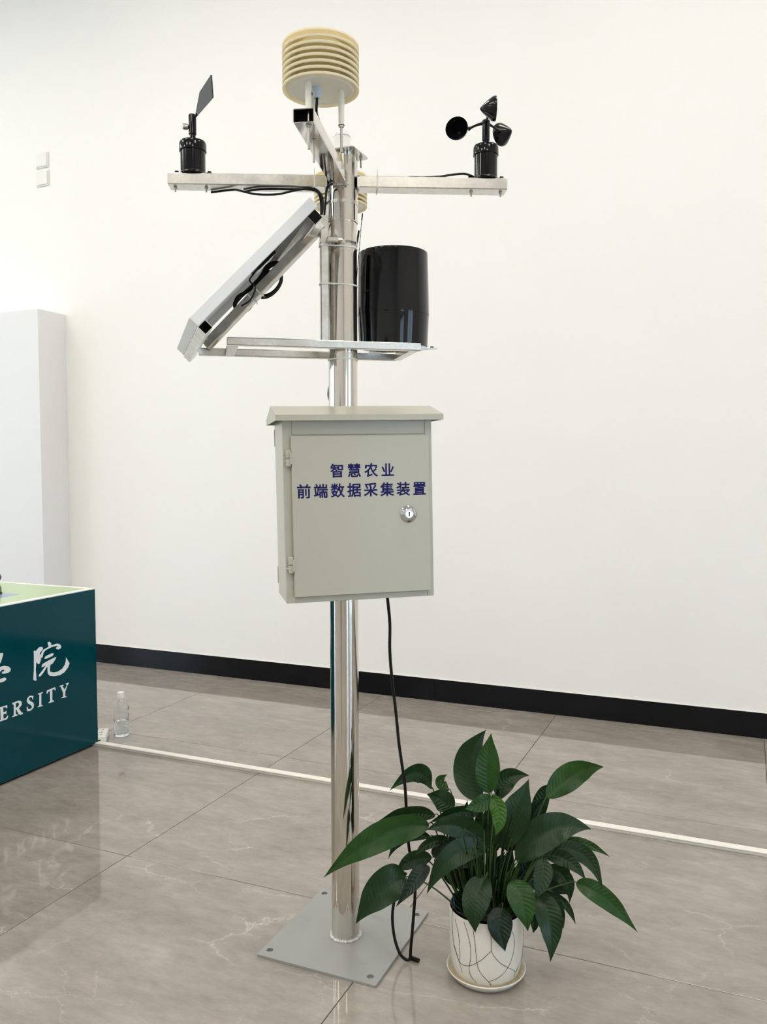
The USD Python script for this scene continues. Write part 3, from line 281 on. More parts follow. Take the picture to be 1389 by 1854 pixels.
GLYPHS = {"智":[[[[-48,-3],[-48,-2],[-46,0],[-39,3],[-30,11],[-31,13],[-46,14],[-47,15],[-47,22],[-46,23],[-47,27],[-41,34],[-35,48],[-25,46],[-25,40],[-1,40],[0,38],[0,31],[-1,30],[-15,29],[-14,24],[2,24],[2,37],[3,39],[41,39],[42,37],[42,3],[41,1],[3,1],[2,3],[-2,-2],[-1,-4],[33,-4],[33,-48],[22,-48],[20,-46],[-20,-46],[-21,-48],[-23,-49],[-31,-49],[-33,-46],[-33,-7],[-35,-7],[-39,-9],[-42,-9]],[[14,12],[30,12],[30,28],[14,28]],[[-21,-35],[20,-35],[21,-29],[-20,-29]],[[-20,-14],[-20,-18],[21,-18],[20,-14]],[[-12,12],[-1,5],[2,5],[2,13],[-11,13]],[[-28,-3],[-27,-4],[-10,-3],[-12,0],[-17,3],[-20,6]],[[-34,24],[-33,24],[-26,24],[-26,29],[-32,29]]]],"慧":[[[[-45,14],[-45,22],[-41,23],[-42,24],[-42,31],[-41,32],[-44,34],[-44,41],[-43,42],[-28,42],[-28,47],[-18,47],[-17,42],[-4,42],[-3,41],[-3,34],[-5,32],[-4,31],[-4,22],[2,23],[1,26],[2,32],[-1,34],[-1,41],[0,42],[14,42],[16,47],[26,47],[27,42],[42,42],[43,41],[43,34],[41,32],[41,23],[45,21],[45,14],[44,13],[27,13],[26,11],[35,10],[36,9],[36,-20],[35,-21],[44,-34],[47,-43],[41,-46],[36,-46],[31,-34],[29,-33],[25,-45],[19,-48],[-15,-48],[-21,-46],[-24,-41],[-24,-21],[-38,-21],[-38,-13],[-37,-12],[24,-12],[25,-11],[-34,-10],[-34,-1],[24,-1],[25,1],[-37,1],[-38,3],[-37,10],[-29,10],[-28,13],[-44,13]],[[-12,-21],[-12,-24],[-12,-36],[-11,-38],[14,-38],[17,-37],[18,-28],[21,-28],[28,-31],[28,-29],[26,-28],[25,-25],[27,-23],[30,-23],[31,-22],[30,-21],[5,-21],[5,-23],[13,-29],[13,-31],[8,-36],[4,-36],[-2,-29],[-7,-27],[-9,-25],[-9,-21]],[[14,13],[-16,13],[-17,11],[15,11]]],[[[-45,-42],[-45,-40],[-42,-37],[-36,-23],[-32,-23],[-26,-26],[-28,-34],[-33,-44],[-36,-47]]]],"农":[[[[-49,-13],[-49,-11],[-36,-6],[-27,0],[-16,11],[-10,22],[-11,24],[-31,24],[-31,11],[-32,10],[-42,10],[-43,12],[-43,33],[-42,35],[-5,35],[-2,46],[1,48],[2,47],[7,47],[10,45],[8,37],[9,35],[42,35],[43,34],[43,11],[42,10],[34,9],[39,5],[39,1],[37,1],[32,-5],[30,-5],[20,-14],[21,-17],[34,-30],[48,-37],[48,-41],[42,-47],[39,-47],[30,-42],[15,-28],[15,-26],[11,-23],[8,-16],[6,-15],[-3,8],[-7,6],[-7,4],[-15,-5],[-15,-32],[-13,-33],[7,-27],[9,-29],[9,-38],[-18,-46],[-23,-49],[-27,-49],[-31,-42],[-31,-39],[-29,-39],[-27,-36],[-27,-14],[-29,-14],[-30,-16],[-42,-21]],[[4,21],[8,7],[13,-4],[18,-2],[30,10],[32,10],[31,24],[5,24]]]],"业":[[[[-46,-44],[-46,-35],[-18,-34],[-18,-16],[-23,-17],[-25,-18],[-30,-18],[-33,-7],[-35,-4],[-36,1],[-39,6],[-44,19],[-38,22],[-33,22],[-22,-3],[-20,-11],[-18,-11],[-18,43],[-17,44],[-7,44],[-6,43],[-6,-34],[6,-34],[6,42],[7,44],[17,44],[18,43],[18,-9],[20,-9],[29,9],[33,21],[37,22],[44,18],[43,13],[39,6],[39,4],[28,-17],[26,-20],[23,-19],[20,-18],[18,-18],[18,-34],[46,-35],[46,-45],[-45,-46]]]],"前":[[[[-47,22],[-47,31],[-46,32],[-24,32],[-26,37],[-30,40],[-31,45],[-23,48],[-19,46],[-19,44],[-15,41],[-12,34],[-9,32],[12,32],[17,39],[20,47],[24,48],[32,45],[32,42],[26,34],[26,32],[46,32],[47,31],[47,22],[46,21],[-46,21]]],[[[13,-40],[14,-38],[29,-38],[29,17],[30,18],[39,18],[40,17],[40,-42],[39,-45],[37,-47],[31,-49],[17,-49]]],[[[8,-29],[8,13],[11,15],[17,15],[19,14],[19,-30],[18,-31],[9,-31]]],[[[-40,15],[0,15],[0,-43],[-3,-47],[-8,-49],[-20,-49],[-22,-47],[-24,-39],[-23,-38],[-11,-38],[-11,-27],[-28,-27],[-29,-48],[-30,-49],[-40,-49]],[[-29,-16],[-12,-17],[-11,-12],[-28,-11]],[[-29,0],[-12,-1],[-11,4],[-28,5]]]],"端":[[[[-48,-30],[-47,-27],[-41,-26],[-38,-24],[-40,-20],[-41,-1],[-43,6],[-43,11],[-44,12],[-44,15],[-40,16],[-40,17],[-47,19],[-47,28],[-46,29],[-31,29],[-33,36],[-37,42],[-37,44],[-35,46],[-32,47],[-27,47],[-26,46],[-19,29],[-10,29],[-10,42],[-9,43],[0,43],[1,42],[2,26],[11,26],[11,48],[21,48],[22,47],[23,26],[33,26],[33,42],[34,43],[43,43],[44,42],[44,16],[43,15],[-9,15],[-10,18],[-13,17],[-12,12],[47,12],[48,11],[48,2],[47,1],[23,1],[21,-1],[22,-4],[45,-4],[45,-45],[42,-48],[30,-49],[29,-47],[20,-47],[19,-45],[18,-15],[14,-16],[14,-47],[5,-47],[4,-46],[3,-15],[0,-16],[0,-46],[-1,-48],[-11,-48],[-11,-30],[-40,-38],[-46,-38]],[[30,-38],[35,-38],[34,-15],[30,-16]],[[-17,-16],[-18,-17],[-18,-20],[-11,-19],[-11,-4],[8,-4],[9,1],[-15,2]],[[-35,17],[-33,13],[-31,-7],[-30,-8],[-30,-18],[-29,-19],[-27,-16],[-27,-11],[-26,-10],[-23,17],[-34,18]]]],"数":[[[[-48,-41],[-47,-39],[-36,-35],[-29,-31],[-29,-30],[-41,-24],[-37,-15],[-45,-13],[-45,-5],[-31,-4],[-29,-1],[-29,1],[-26,3],[-26,8],[-27,8],[-37,0],[-43,-2],[-48,4],[-47,7],[-37,13],[-32,18],[-33,19],[-46,20],[-47,21],[-47,28],[-46,29],[-38,30],[-39,34],[-43,40],[-42,43],[-35,45],[-32,42],[-28,34],[-28,32],[-27,31],[-26,47],[-25,48],[-17,48],[-15,46],[-14,34],[-12,36],[-11,39],[-6,46],[0,44],[2,43],[3,41],[-4,30],[4,29],[6,23],[7,24],[9,32],[11,46],[12,48],[20,46],[22,45],[22,43],[21,42],[19,29],[46,28],[47,27],[47,19],[46,18],[41,17],[39,16],[39,11],[38,10],[36,-2],[30,-17],[30,-20],[33,-25],[43,-35],[49,-39],[49,-41],[45,-45],[44,-47],[40,-47],[37,-45],[33,-41],[30,-39],[30,-38],[23,-30],[11,-42],[0,-49],[-3,-48],[-4,-45],[-7,-42],[-12,-40],[-17,-37],[-28,-43],[-42,-48],[-45,-46],[-46,-43]],[[18,16],[20,4],[22,0],[22,-3],[23,-3],[27,7],[28,17],[19,18]],[[-2,-18],[-9,-29],[-4,-32],[-1,-36],[6,-32],[13,-25],[17,-17],[14,-12],[11,0],[8,-1],[5,-6],[1,-7],[1,-10],[-2,-16]],[[-7,18],[2,12],[5,19],[-6,20]],[[-18,0],[-19,-3],[-18,-4],[0,-5],[-1,-3],[-4,-1],[-3,3],[-7,5],[-14,10],[-15,10],[-15,2]],[[-23,-15],[-26,-20],[-19,-23],[-13,-15]]]],"据":[[[[-49,-10],[-48,-6],[-45,-5],[-35,-2],[-35,16],[-47,17],[-48,18],[-48,26],[-47,27],[-35,28],[-35,47],[-25,47],[-24,46],[-23,28],[-13,28],[-13,41],[-12,43],[44,43],[44,14],[26,13],[25,7],[45,6],[48,4],[48,-3],[47,-4],[25,-5],[25,-12],[26,-13],[44,-14],[45,-15],[45,-47],[44,-48],[35,-48],[33,-44],[8,-45],[7,-48],[-3,-48],[-4,-47],[-5,-28],[-6,-29],[-8,-37],[-14,-48],[-17,-48],[-24,-43],[-29,-47],[-43,-48],[-46,-42],[-46,-38],[-35,-37],[-35,-15],[-36,-15],[-40,-16],[-46,-17]],[[7,-34],[34,-34],[34,-24],[7,-24]],[[-1,25],[32,25],[33,32],[0,32]],[[-2,-13],[14,-13],[14,-5],[-2,-5]],[[-1,7],[14,7],[14,13],[-1,13]],[[-24,-39],[-22,-39],[-17,-29],[-14,-17],[-14,-8],[-24,-11]],[[-22,2],[-18,4],[-13,3],[-13,16],[-24,16],[-24,2]]]],"采":[[[[-48,-38],[-48,-34],[-30,-25],[-16,-12],[-17,-10],[-45,-10],[-46,-9],[-46,1],[-8,1],[-6,3],[-6,10],[-5,11],[-5,13],[-11,30],[-27,30],[-27,26],[-20,17],[-17,8],[-21,5],[-28,4],[-31,14],[-38,23],[-38,25],[-33,27],[-33,28],[-41,30],[-43,37],[-42,40],[-3,42],[-2,43],[22,45],[29,47],[34,47],[38,43],[38,41],[41,39],[41,37],[36,35],[30,35],[29,34],[39,30],[39,26],[23,2],[46,1],[46,-9],[45,-10],[16,-10],[15,-11],[26,-22],[38,-30],[47,-33],[49,-35],[48,-38],[43,-42],[43,-44],[39,-44],[24,-35],[13,-24],[11,-24],[10,-21],[7,-19],[6,-20],[6,-47],[5,-48],[-6,-48],[-7,-19],[-20,-32],[-40,-45],[-43,-44],[-44,-41]],[[1,30],[7,13],[6,10],[6,1],[19,1],[19,3],[14,4],[13,7],[21,17],[29,34],[4,32]]]],"集":[[[[-49,-39],[-46,-37],[-43,-37],[-32,-32],[-29,-32],[-20,-26],[-21,-25],[-46,-25],[-47,-23],[-47,-16],[-46,-15],[-34,-14],[-35,-13],[-35,13],[-37,14],[-40,10],[-43,10],[-49,16],[-49,18],[-34,32],[-24,48],[-14,46],[-14,42],[-17,39],[-16,37],[-3,37],[-3,39],[-5,42],[-5,45],[-2,47],[4,48],[7,45],[11,37],[40,37],[41,36],[41,28],[40,27],[8,26],[9,24],[36,24],[37,22],[37,16],[36,15],[10,15],[8,13],[10,11],[36,11],[37,10],[37,3],[36,2],[9,2],[8,0],[43,-1],[44,-2],[44,-10],[43,-11],[7,-11],[6,-14],[46,-15],[47,-16],[47,-24],[46,-25],[20,-26],[30,-32],[45,-37],[48,-37],[49,-40],[44,-45],[44,-47],[38,-47],[33,-44],[30,-44],[16,-37],[7,-31],[6,-32],[6,-47],[5,-49],[-6,-49],[-7,-31],[-18,-37],[-19,-39],[-39,-48],[-44,-48],[-44,-46],[-49,-41]],[[-23,0],[-4,-1],[-3,1],[-22,2]],[[-23,25],[-4,24],[-3,26],[-22,27]],[[-22,15],[-22,11],[-3,12],[-4,15]],[[-24,-14],[-23,-15],[-7,-15],[-6,-12],[-22,-11]]]],"装":[[[[-48,-30],[-48,-26],[-29,-21],[-19,-16],[-20,-15],[-46,-15],[-47,-14],[-47,-6],[-46,-5],[-8,-5],[-8,1],[-10,1],[-10,11],[-9,12],[10,13],[10,24],[-13,24],[-14,-3],[-24,-3],[-25,-2],[-26,10],[-42,2],[-45,2],[-48,8],[-48,12],[-25,23],[-25,27],[-29,24],[-32,24],[-37,30],[-39,30],[-42,34],[-45,35],[-45,38],[-40,43],[-37,43],[-26,34],[-25,47],[-24,48],[-14,48],[-14,34],[-12,35],[9,35],[10,47],[11,48],[22,48],[22,35],[44,35],[45,34],[46,32],[45,24],[22,23],[22,12],[42,12],[44,10],[43,1],[5,0],[8,-5],[46,-5],[47,-6],[47,-14],[46,-15],[39,-15],[39,-17],[41,-17],[41,-21],[29,-27],[27,-30],[33,-34],[48,-38],[48,-41],[45,-43],[43,-48],[40,-48],[26,-43],[25,-41],[16,-37],[13,-33],[11,-33],[9,-36],[9,-40],[7,-41],[-10,-44],[-22,-47],[-25,-49],[-28,-49],[-31,-43],[-31,-39],[-27,-38],[-26,-31],[-28,-31],[-31,-33],[-42,-36]],[[12,-15],[11,-17],[17,-23],[24,-20],[28,-16]],[[-2,-17],[-15,-27],[-14,-35],[1,-31],[5,-31],[7,-29],[7,-27],[3,-24]]]],"置":[[[[-46,-44],[-46,-36],[-33,-35],[-33,6],[-32,7],[-9,8],[-10,9],[-44,10],[-45,11],[-45,18],[-38,20],[-40,22],[-40,44],[41,44],[42,42],[42,24],[39,20],[44,18],[44,11],[43,10],[3,10],[2,8],[32,7],[33,6],[33,-35],[46,-36],[47,-38],[46,-44],[45,-46],[-45,-46]],[[30,35],[18,35],[17,31],[29,31]],[[-22,-35],[20,-36],[21,-34],[-21,-34]],[[-22,-3],[20,-4],[21,-2],[-21,-2]],[[-21,-22],[-21,-24],[21,-24],[20,-22]],[[-6,31],[5,31],[6,35],[-5,35]],[[-29,31],[-18,31],[-17,35],[-28,35]]]]}
CABLE_BOX = [[-0.9756,2.2837,1.1188],[-0.9731,2.2859,1.0903],[-0.9684,2.2873,1.0321],[-0.9678,2.2855,0.9489],[-0.9611,2.2863,0.8655],[-0.9495,2.2882,0.7654],[-0.9394,2.2895,0.6651],[-0.9229,2.2927,0.5479],[-0.9176,2.2928,0.4638],[-0.9105,2.2928,0.3629],[-0.8946,2.2975,0.2785],[-0.8914,2.2987,0.2272],[-0.8966,2.2933,0.1258],[-0.9022,2.2892,0.0493],[-0.9055,2.2884,0.0127],[-0.9202,2.2847,0.0113],[-0.9385,2.2808,0.0334],[-0.9543,2.2797,0.0856],[-0.9596,2.2839,0.1514],[-0.9479,2.2955,0.2173],[-0.9266,2.3103,0.2664]]
# ================================================================== the room
def slab(name, x0, x1, y0, y1, z0, z1, m, label=None):
    return single(name, cbox(x0, x1, y0, y1, z0, z1, .001), m, kind='structure', label=label, smooth=False)

fl = thing('floor', 'polished grey beige marble-look tile floor with thin dark joints', kind='structure')
part(fl, 'underlay', cbox(LEFT_X, RIGHT_X, REAR_Y, WALL_Y, -.12, -.004, .001), 'grout', False)
TX, TY, X0J, Y0J, GAP = 1.148, 1.2, -2.171, 2.511, .003
for j in range(-3, 3):
    ya, yb = Y0J + TY * j, min(Y0J + TY * (j + 1), WALL_Y + TY * .0 + .0)
    if ya > WALL_Y - .05: continue
    for i in range(-8, 7):
        xa, xb = X0J + TX * i, X0J + TX * (i + 1)
        if xa > 3.6 or xb < LEFT_X + .05: continue
        part(fl, 'tile', cbox(max(xa, LEFT_X) + GAP / 2, xb - GAP / 2, ya + GAP / 2, yb - GAP / 2, -.03, 0, .0008), 'floor_tile', False)
part(fl, 'far_tiling', cbox(LEFT_X, RIGHT_X, REAR_Y, Y0J - 3 * TY - .002, -.03, 0, .0008), 'floor_tile', False)
part(fl, 'far_tiling', cbox(X0J + TX * 6 + .002, RIGHT_X, Y0J - 3 * TY, WALL_Y, -.03, 0, .0008), 'floor_tile', False)

slab('wall_back', LEFT_X, RIGHT_X, WALL_Y, WALL_Y + .2, -.12, CEIL, 'wall_paint', 'large plain white wall behind the weather station')
slab('ceiling', LEFT_X - .2, RIGHT_X + .2, REAR_Y - .2, WALL_Y + .2, CEIL, CEIL + .15, 'ceiling_paint')
NWIN = [0]
def windowed_wall(name, axis, at, out, a0, a1, wins, z0, z1):
    """wall along x (axis 0) or y (axis 1) whose inner face lies at 'at'; out = +1 / -1 is the side the wall's thickness goes to"""
    t = thing(name, kind='structure')
    lo, hi = sorted((at, at + .2 * out))
    def bx_(a, b, d0, d1, z0, z1, c=.001):
        return cbox(a, b, d0, d1, z0, z1, c) if axis == 0 else cbox(d0, d1, a, b, z0, z1, c)
    e = [a0] + [v for w in wins for v in w] + [a1]
    for k in range(0, len(e), 2): part(t, 'pier', bx_(e[k], e[k + 1], lo, hi, 0, CEIL), 'side_wall_paint', False)
    for a, b in wins:
        if z0 > .05: part(t, 'parapet', bx_(a, b, lo, hi, 0, z0), 'side_wall_paint', False)
        part(t, 'lintel', bx_(a, b, lo, hi, z1, CEIL), 'side_wall_paint', False)
        NWIN[0] += 1
        w = f'/World/window_{NWIN[0]}'; LOC[w] = np.zeros(3); tag(UsdGeom.Xform.Define(stage, w).GetPrim(), kind='structure')
        y0, y1 = sorted((at + .08 * out, at + .14 * out)); ym = (y0 + y1) / 2
        part(w, 'window_frame', join([bx_(a, a + .06, y0, y1, z0, z1), bx_(b - .06, b, y0, y1, z0, z1), bx_(a, b, y0, y1, z0, z0 + .06), bx_(a, b, y0, y1, z1 - .06, z1),
             bx_((a + b) / 2 - .03, (a + b) / 2 + .03, y0, y1, z0, z1), bx_(a, b, y0, y1, z0 + (z1 - z0) * .66, z0 + (z1 - z0) * .66 + .06)]), 'black_cap', False)
        part(w, 'pane', bx_(a + .05, b - .05, ym - .003, ym + .003, z0 + .05, z1 - .05, .0005), 'pane', False)
windowed_wall('wall_front', 0, REAR_Y, -1, LEFT_X, RIGHT_X, [], .7, 4.2)
windowed_wall('wall_left', 1, LEFT_X, -1, REAR_Y - .2, WALL_Y + .2, [(-5.2, -2.9), (-2.1, .2), (1.0, 3.3)], .6, 3.8)
windowed_wall('wall_right', 1, RIGHT_X, 1, REAR_Y - .2, WALL_Y + .2, [(-3.6, -1.6), (.2, 2.2)], .05, 2.7)
d1 = '/World/door_1'; UsdGeom.Xform.Define(stage, d1); LOC[d1] = np.zeros(3); tag(stage.GetPrimAtPath(d1), kind='structure')  # unseen doors, placed to give dark streaks in the polished steel
part(d1, 'door_leaf', cbox(-1.75, -.86, REAR_Y, REAR_Y + .05, 0, 2.4), 'dark_wall'); part(d1, 'door_leaf', cbox(-.85, .04, REAR_Y, REAR_Y + .05, 0, 2.4), 'dark_wall')
part(d1, 'door_handle', rod((-.93, REAR_Y + .1, .9), (-.93, REAR_Y + .1, 1.3), .012), 'chrome')

bb = thing('baseboard_back', 'black polished stone skirting along the foot of the white wall', kind='structure')
xe = [-1.8085 - 2.8 * 3, -1.8085 - 2.8 * 2, -1.8085 - 2.8, -1.8085, .9915, 3.7915, RIGHT_X]
for a, b in zip(xe[:-1], xe[1:]):
    part(bb, 'skirting_tile', cbox(max(a, LEFT_X) + .0012, b - .0012, WALL_Y - .012, WALL_Y - .0005, .0, .141, .0012), 'baseboard_black', False)
# pale caulk line on top of the skirting
part(bb, 'caulk_line', cbox(LEFT_X, RIGHT_X, WALL_Y - .008, WALL_Y - .0005, .141, .1435, .0008), 'pvc_white', False)

slab('partition_wall', -7.6, -4.842, 4.742, WALL_Y - .0005, 0, 2.685, 'partition_paint', 'white boxed-in wall projection behind the teal counter')

for z in (3.8795, 3.741):
    t = thing('wall_plate', ('upper' if z > 3.8 else 'lower') + ' of the two blank white square cover plates high on the wall', 'wall plate', (-5.034, WALL_Y, z), 'blank wall plates')
    part(t, 'plate_frame', cbox(-5.097, -4.971, WALL_Y - .010, WALL_Y - .0005, z - .0585, z + .0585, .003), 'white_plastic')
    part(t, 'cover', cbox(-5.088, -4.980, WALL_Y - .016, WALL_Y - .010, z - .0495, z + .0495, .003), 'white_plastic')

for k, (x, y) in enumerate(PANELS):  # lamps out of view, placed to light the back wall and the hall
    t = thing('ceiling_light', 'square ceiling light panel out of view, placed to light the room', 'light', (x, y, CEIL), 'unseen ceiling light panels')
    w, h = PANEL_SIZE[0] / 2, PANEL_SIZE[1] / 2
    fr = [cbox(x - w - .04, x - w, y - h - .04, y + h + .04, CEIL - .05, CEIL - .001), cbox(x + w, x + w + .04, y - h - .04, y + h + .04, CEIL - .05, CEIL - .001),
          cbox(x - w, x + w, y - h - .04, y - h, CEIL - .05, CEIL - .001), cbox(x - w, x + w, y + h, y + h + .04, CEIL - .05, CEIL - .001)]
    part(t, 'frame', join(fr), 'lamp_white', False)
    L = UsdLux.RectLight.Define(stage, t + '/lamp')
    L.CreateWidthAttr(PANEL_SIZE[0]); L.CreateHeightAttr(PANEL_SIZE[1]); L.CreateIntensityAttr(PANEL_POWER); L.CreateColorAttr(Gf.Vec3f(*PANEL_COLOR))
    L.AddTranslateOp().Set(Gf.Vec3d(0, 0, -.02))

# ================================================================== the weather station
P = T_([-1.1463, 2.3396, 0.])
def axes(deg):
    a = math.radians(deg); return T_([math.cos(a), math.sin(a), 0]), T_([-math.sin(a), math.cos(a), 0])
uA, nA = axes(26.6); uG, nG = axes(36.4)
A = lambda u, n, z: P + uA * u + nA * n + T_([0, 0, z])
G = lambda u, n, z: P + uG * u + nG * n + T_([0, 0, z])
FA, FG = frame(P, uA, nA), frame(P, uG, nG)
W = lambda x, y, z: P + T_([x, y, z], float)
Z = T_([0, 0, 1.])

mast = thing('weather_station_mast', 'tall stainless steel pole with cross arms welded on a square grey base plate', 'mast', P)
pl = Polygon([(-.204, -.206), (.196, -.206), (.196, .234), (-.204, .234)]).buffer(-.004).buffer(.004)
for hx, hy in ((-.178, -.170), (.164, -.172), (.166, .200), (-.182, .204)):
    pl = pl.difference(Point(hx, hy).buffer(.0105, 16))
part(mast, 'base_plate', xf(extrude(pl, .0075), frame(P + T_([0, 0, .0005]), (1, 0, 0), (0, 1, 0))), 'plate_grey', 30, label='square grey steel base plate with four bolt holes')
rw = np.random.default_rng(5)
ws = []
for k in range(34):
    a = 2 * np.pi * k / 34
    s = trimesh.creation.icosphere(1, .0052 + .0022 * rw.random()); s.vertices *= [1, 1, .8]
    s.apply_translation(P + T_([math.cos(a) * .0462, math.sin(a) * .0462, .0095])); ws.append(s)
part(mast, 'weld_bead', join(ws), 'weld')
R = .0445
part(mast, 'pole', lathe([(R - .003, .008), (R, .008), (R, 2.44), (R - .003, 2.44)], 96, P, closed=True), 'steel_polished', label='mirror polished round pole')
# sleeve that carries the arms
part(mast, 'sleeve', lathe([(R + .0003, 2.246), (R + .0025, 2.246), (R + .0028, 2.248), (R + .0028, 2.449), (R + .0003, 2.449)], 96, P, closed=True), 'steel_polished')
sl = [cbox(R + .001, R + .0034, -.002, .002, 2.25, 2.345, .0004)]
part(mast, 'sleeve_slot', xf(join(sl), frame(P, *axes(-12))), 'dark_slot')
# collars of weld where arms meet the sleeve, arms
ZA, AW, AH = 2.3650, .060, .0345
for s, e in ((-1, -.5205), (1, .5035)):
    a = A(s * (R + .001), 0, ZA); b = A(e, 0, ZA)
    arm = part(mast, 'cross_arm', rect_tube(a, b, AW, AH, .002, side=nA), 'steel_tube', 20, label='square-section steel cross arm, ' + ('vane side' if s < 0 else 'cup anemometer side'))
    b2 = A(e - s * .001, 0, ZA)
    part(arm, 'end_cap', xf(cbox(e - .0025 if s > 0 else e - .0002, e + .0002 if s > 0 else e + .0025, -AW / 2 + .0015, AW / 2 - .0015, ZA - AH / 2 + .0015, ZA + AH / 2 - .0015, .0008), FA), 'steel_tube')
    wb = [xf(trimesh.creation.icosphere(1, .004), frame(A(s * (R + .003 + .002 * rw.random()), n, z), uA, nA)) for n, z in [(x, y) for x in np.linspace(-.03, .03, 9) for y in (ZA - AH / 2, ZA + AH / 2)] if abs(n) < .034]
    part(arm, 'weld_bead', join(wb), 'weld')
# arm reaching to the camera and arm to the back, both for the louvred shields
F0, F1 = W(.012, -.045, ZA), W(.134, -.487, ZA)
dF = (F1 - F0) / np.linalg.norm(F1 - F0); sF = np.cross(dF, Z)
farm = part(mast, 'shield_arm', rect_tube(F0, F1, .053, AH, .002), 'steel_polished', 20, label='rectangular steel arm reaching forward under the near louvred shield')
part(farm, 'end_plug', join([rect_tube(F1 - dF * .03, F1 - dF * .0008, .0485, AH - .0045, .0015), xf(cbox(-.024, .024, -.0145, .0145, -.003, 0, .001), frame(F1 - dF * .028, sF, Z, -dF))]), 'black_cap', 20, label='black liner and back plate inside the open arm end')  # black liner that makes the inside of the open arm end dark
wb = [xf(trimesh.creation.icosphere(1, .0042), frame(F0 + dF * (.004 + .003 * rw.random()) + sF * t + Z * z, uA, nA)) for t in np.linspace(-.027, .027, 10) for z in (-AH / 2,)]
part(farm, 'weld_bead', join(wb), 'weld')
B0_, B1_ = W(-.012, .045, ZA), W(-.2265 - .03, .45 + .06, ZA)
part(mast, 'shield_arm', rect_tube(B0_, B1_, .053, AH, .002), 'steel_tube', 20)
# top plate with rounded corners and its bolts
tp = Polygon([(-.062, -.060), (.064, -.060), (.064, .060), (-.062, .060)]).buffer(-.014).buffer(.014)
part(mast, 'top_plate', xf(extrude(tp, .003), frame(P + T_([0, 0, 2.4495]), (1, 0, 0), (0, 1, 0))), 'steel_clamp', 30)
for x, y in ((.048, .034), (.048, -.040), (-.045, .04)):
    part(mast, 'plate_bolt', join([rod(W(x, y, 2.418), W(x, y, 2.456), .003, 10), hexnut(W(x, y, 2.4435), (0, 0, 1), .0055, .005)]), 'steel_bolt')
def hose_clamp(parent, z, r, ang, o=P, t=.0012, h=.0105, pts=None):
    ms = [ring_band(r, z - h / 2, z + h / 2, t, o, 72)]
    c = part(parent, 'hose_clamp', join(ms), 'steel_clamp')
    u, n = axes(ang)
    slots = [xf(cbox(-.0005, .0005, r + t - .0004, r + t + .0003, z - h * .36, z + h * .36, .0001), frame(o, *axes(ang + 20 + k * 3.1))) for k in range(26)]
    part(c, 'clamp_slots', join(slots), 'dark_slot', False)
    part(c, 'screw_housing', join([xf(cbox(-.013, .009, r, r + .011, z - h * .62, z + h * .62, .002), frame(o, u, n)), rod(o + u * .009 + n * (r + .006) + Z * z, o + u * .021 + n * (r + .006) + Z * z, .0042, 6)]), 'steel_clamp')
    return c
hose_clamp(mast, 2.303, R + .0030, 60)

# ---- wind vane on the left arm end
ZT = ZA + AH / 2
def bolts_under(parent, spots, ztop, zbot):
    for x in spots:
        part(parent, 'bolt', join([rod(x + Z * (zbot - x[2]), x + Z * (ztop - x[2]), .0028, 12), hexnut(x + Z * (ZA - AH / 2 - .0055 - x[2]), (0, 0, 1), .0055, .005)]), 'steel_bolt')
cv = A(-.4495, 0, 0)
vane = thing('wind_vane', 'black wind vane with tilted tail blade on the free end of the left cross arm', 'wind vane', A(-.4495, 0, ZT))
def sensor_body(parent, c, r, zt):
    b = part(parent, 'body', lathe([(0, ZT + .0005), (r + .003, ZT + .0005), (r + .003, ZT + .004), (r + .0005, ZT + .0065), (r, ZT + .009), (r * 1.0, zt - .029), (r, zt - .028)], 64, c), 'black_gloss')
    part(parent, 'lid', lathe([(r + .0003, zt - .030), (r + .0033, zt - .030), (r + .0036, zt - .028), (r + .0033, zt - .008), (r + .0005, zt - .001), (r - .004, zt), (0, zt + .0005)], 64, c), 'black_gloss')
    for k in range(4):
        a = math.radians(35 + 90 * k)
        part(parent, 'screw', lathe([(0, .0022), (.0028, .002), (.0032, 0), (0, 0)], 10, c + T_([math.cos(a) * r * .78, math.sin(a) * r * .78, zt - .0005])), 'chrome')
    for s in (-1, 1):
        part(parent, 'mounting_ear', join([xf(cbox(s * .046 - .013, s * .046 + .013, -.011, .011, ZT + .0005, ZT + .0075, .0025), frame(T_([c[0], c[1], 0]), uA, nA)), lathe([(0, .014), (.006, .013), (.007, .0065), (0, .006)], 12, T_([c[0], c[1], ZT]) + uA * s * .049)]), 'black_plastic')
sensor_body(vane, cv, .0372, 2.483)
part(vane, 'shaft', lathe([(0, 2.4835), (.0088, 2.4835), (.0088, 2.503), (.0112, 2.504), (.0115, 2.506), (.0115, 2.560), (.0100, 2.563), (0, 2.5635)], 32, cv), 'black_gloss')
vb = [W(-.394, -.198, 2.5535), W(-.263, -.294, 2.553), W(-.272, -.288, 2.620), W(-.354, -.227, 2.611)]
e1 = vb[1] - vb[0]; e1 /= np.linalg.norm(e1); e1[2] = 0; en = np.cross(e1, Z); en /= np.linalg.norm(en)
poly = Polygon([((q - vb[0]) @ e1, (q - vb[0])[2]) for q in vb])
blade = extrude(poly.buffer(-.002).buffer(.002), .0036); blade.apply_translation([0, 0, -.0018])
part(vane, 'tail_blade', xf(blade, frame(vb[0], e1, Z, en)), 'vane_black', 20, label='flat pointed black tail blade')
part(vane, 'boom', rod(T_([cv[0], cv[1], 2.553]), vb[0] + e1 * .02 + Z * .003, .0042, 12), 'black_gloss')
cwd = -e1 * .045 + Z * -.005
part(vane, 'counterweight', join([lathe_to([(0, 0), (.006, .001), (.0092, .004), (.0092, .017), (.006, .020), (0, .021)], T_([cv[0], cv[1], 2.527]) + uA * -.0115, -uA * .75 - nA * .3 + Z * -.1, 20),
                                   rod(T_([cv[0], cv[1], 2.528]), T_([cv[0], cv[1], 2.527]) - uA * .014, .004, 10)]), 'chrome', label='small silver counterweight knob')
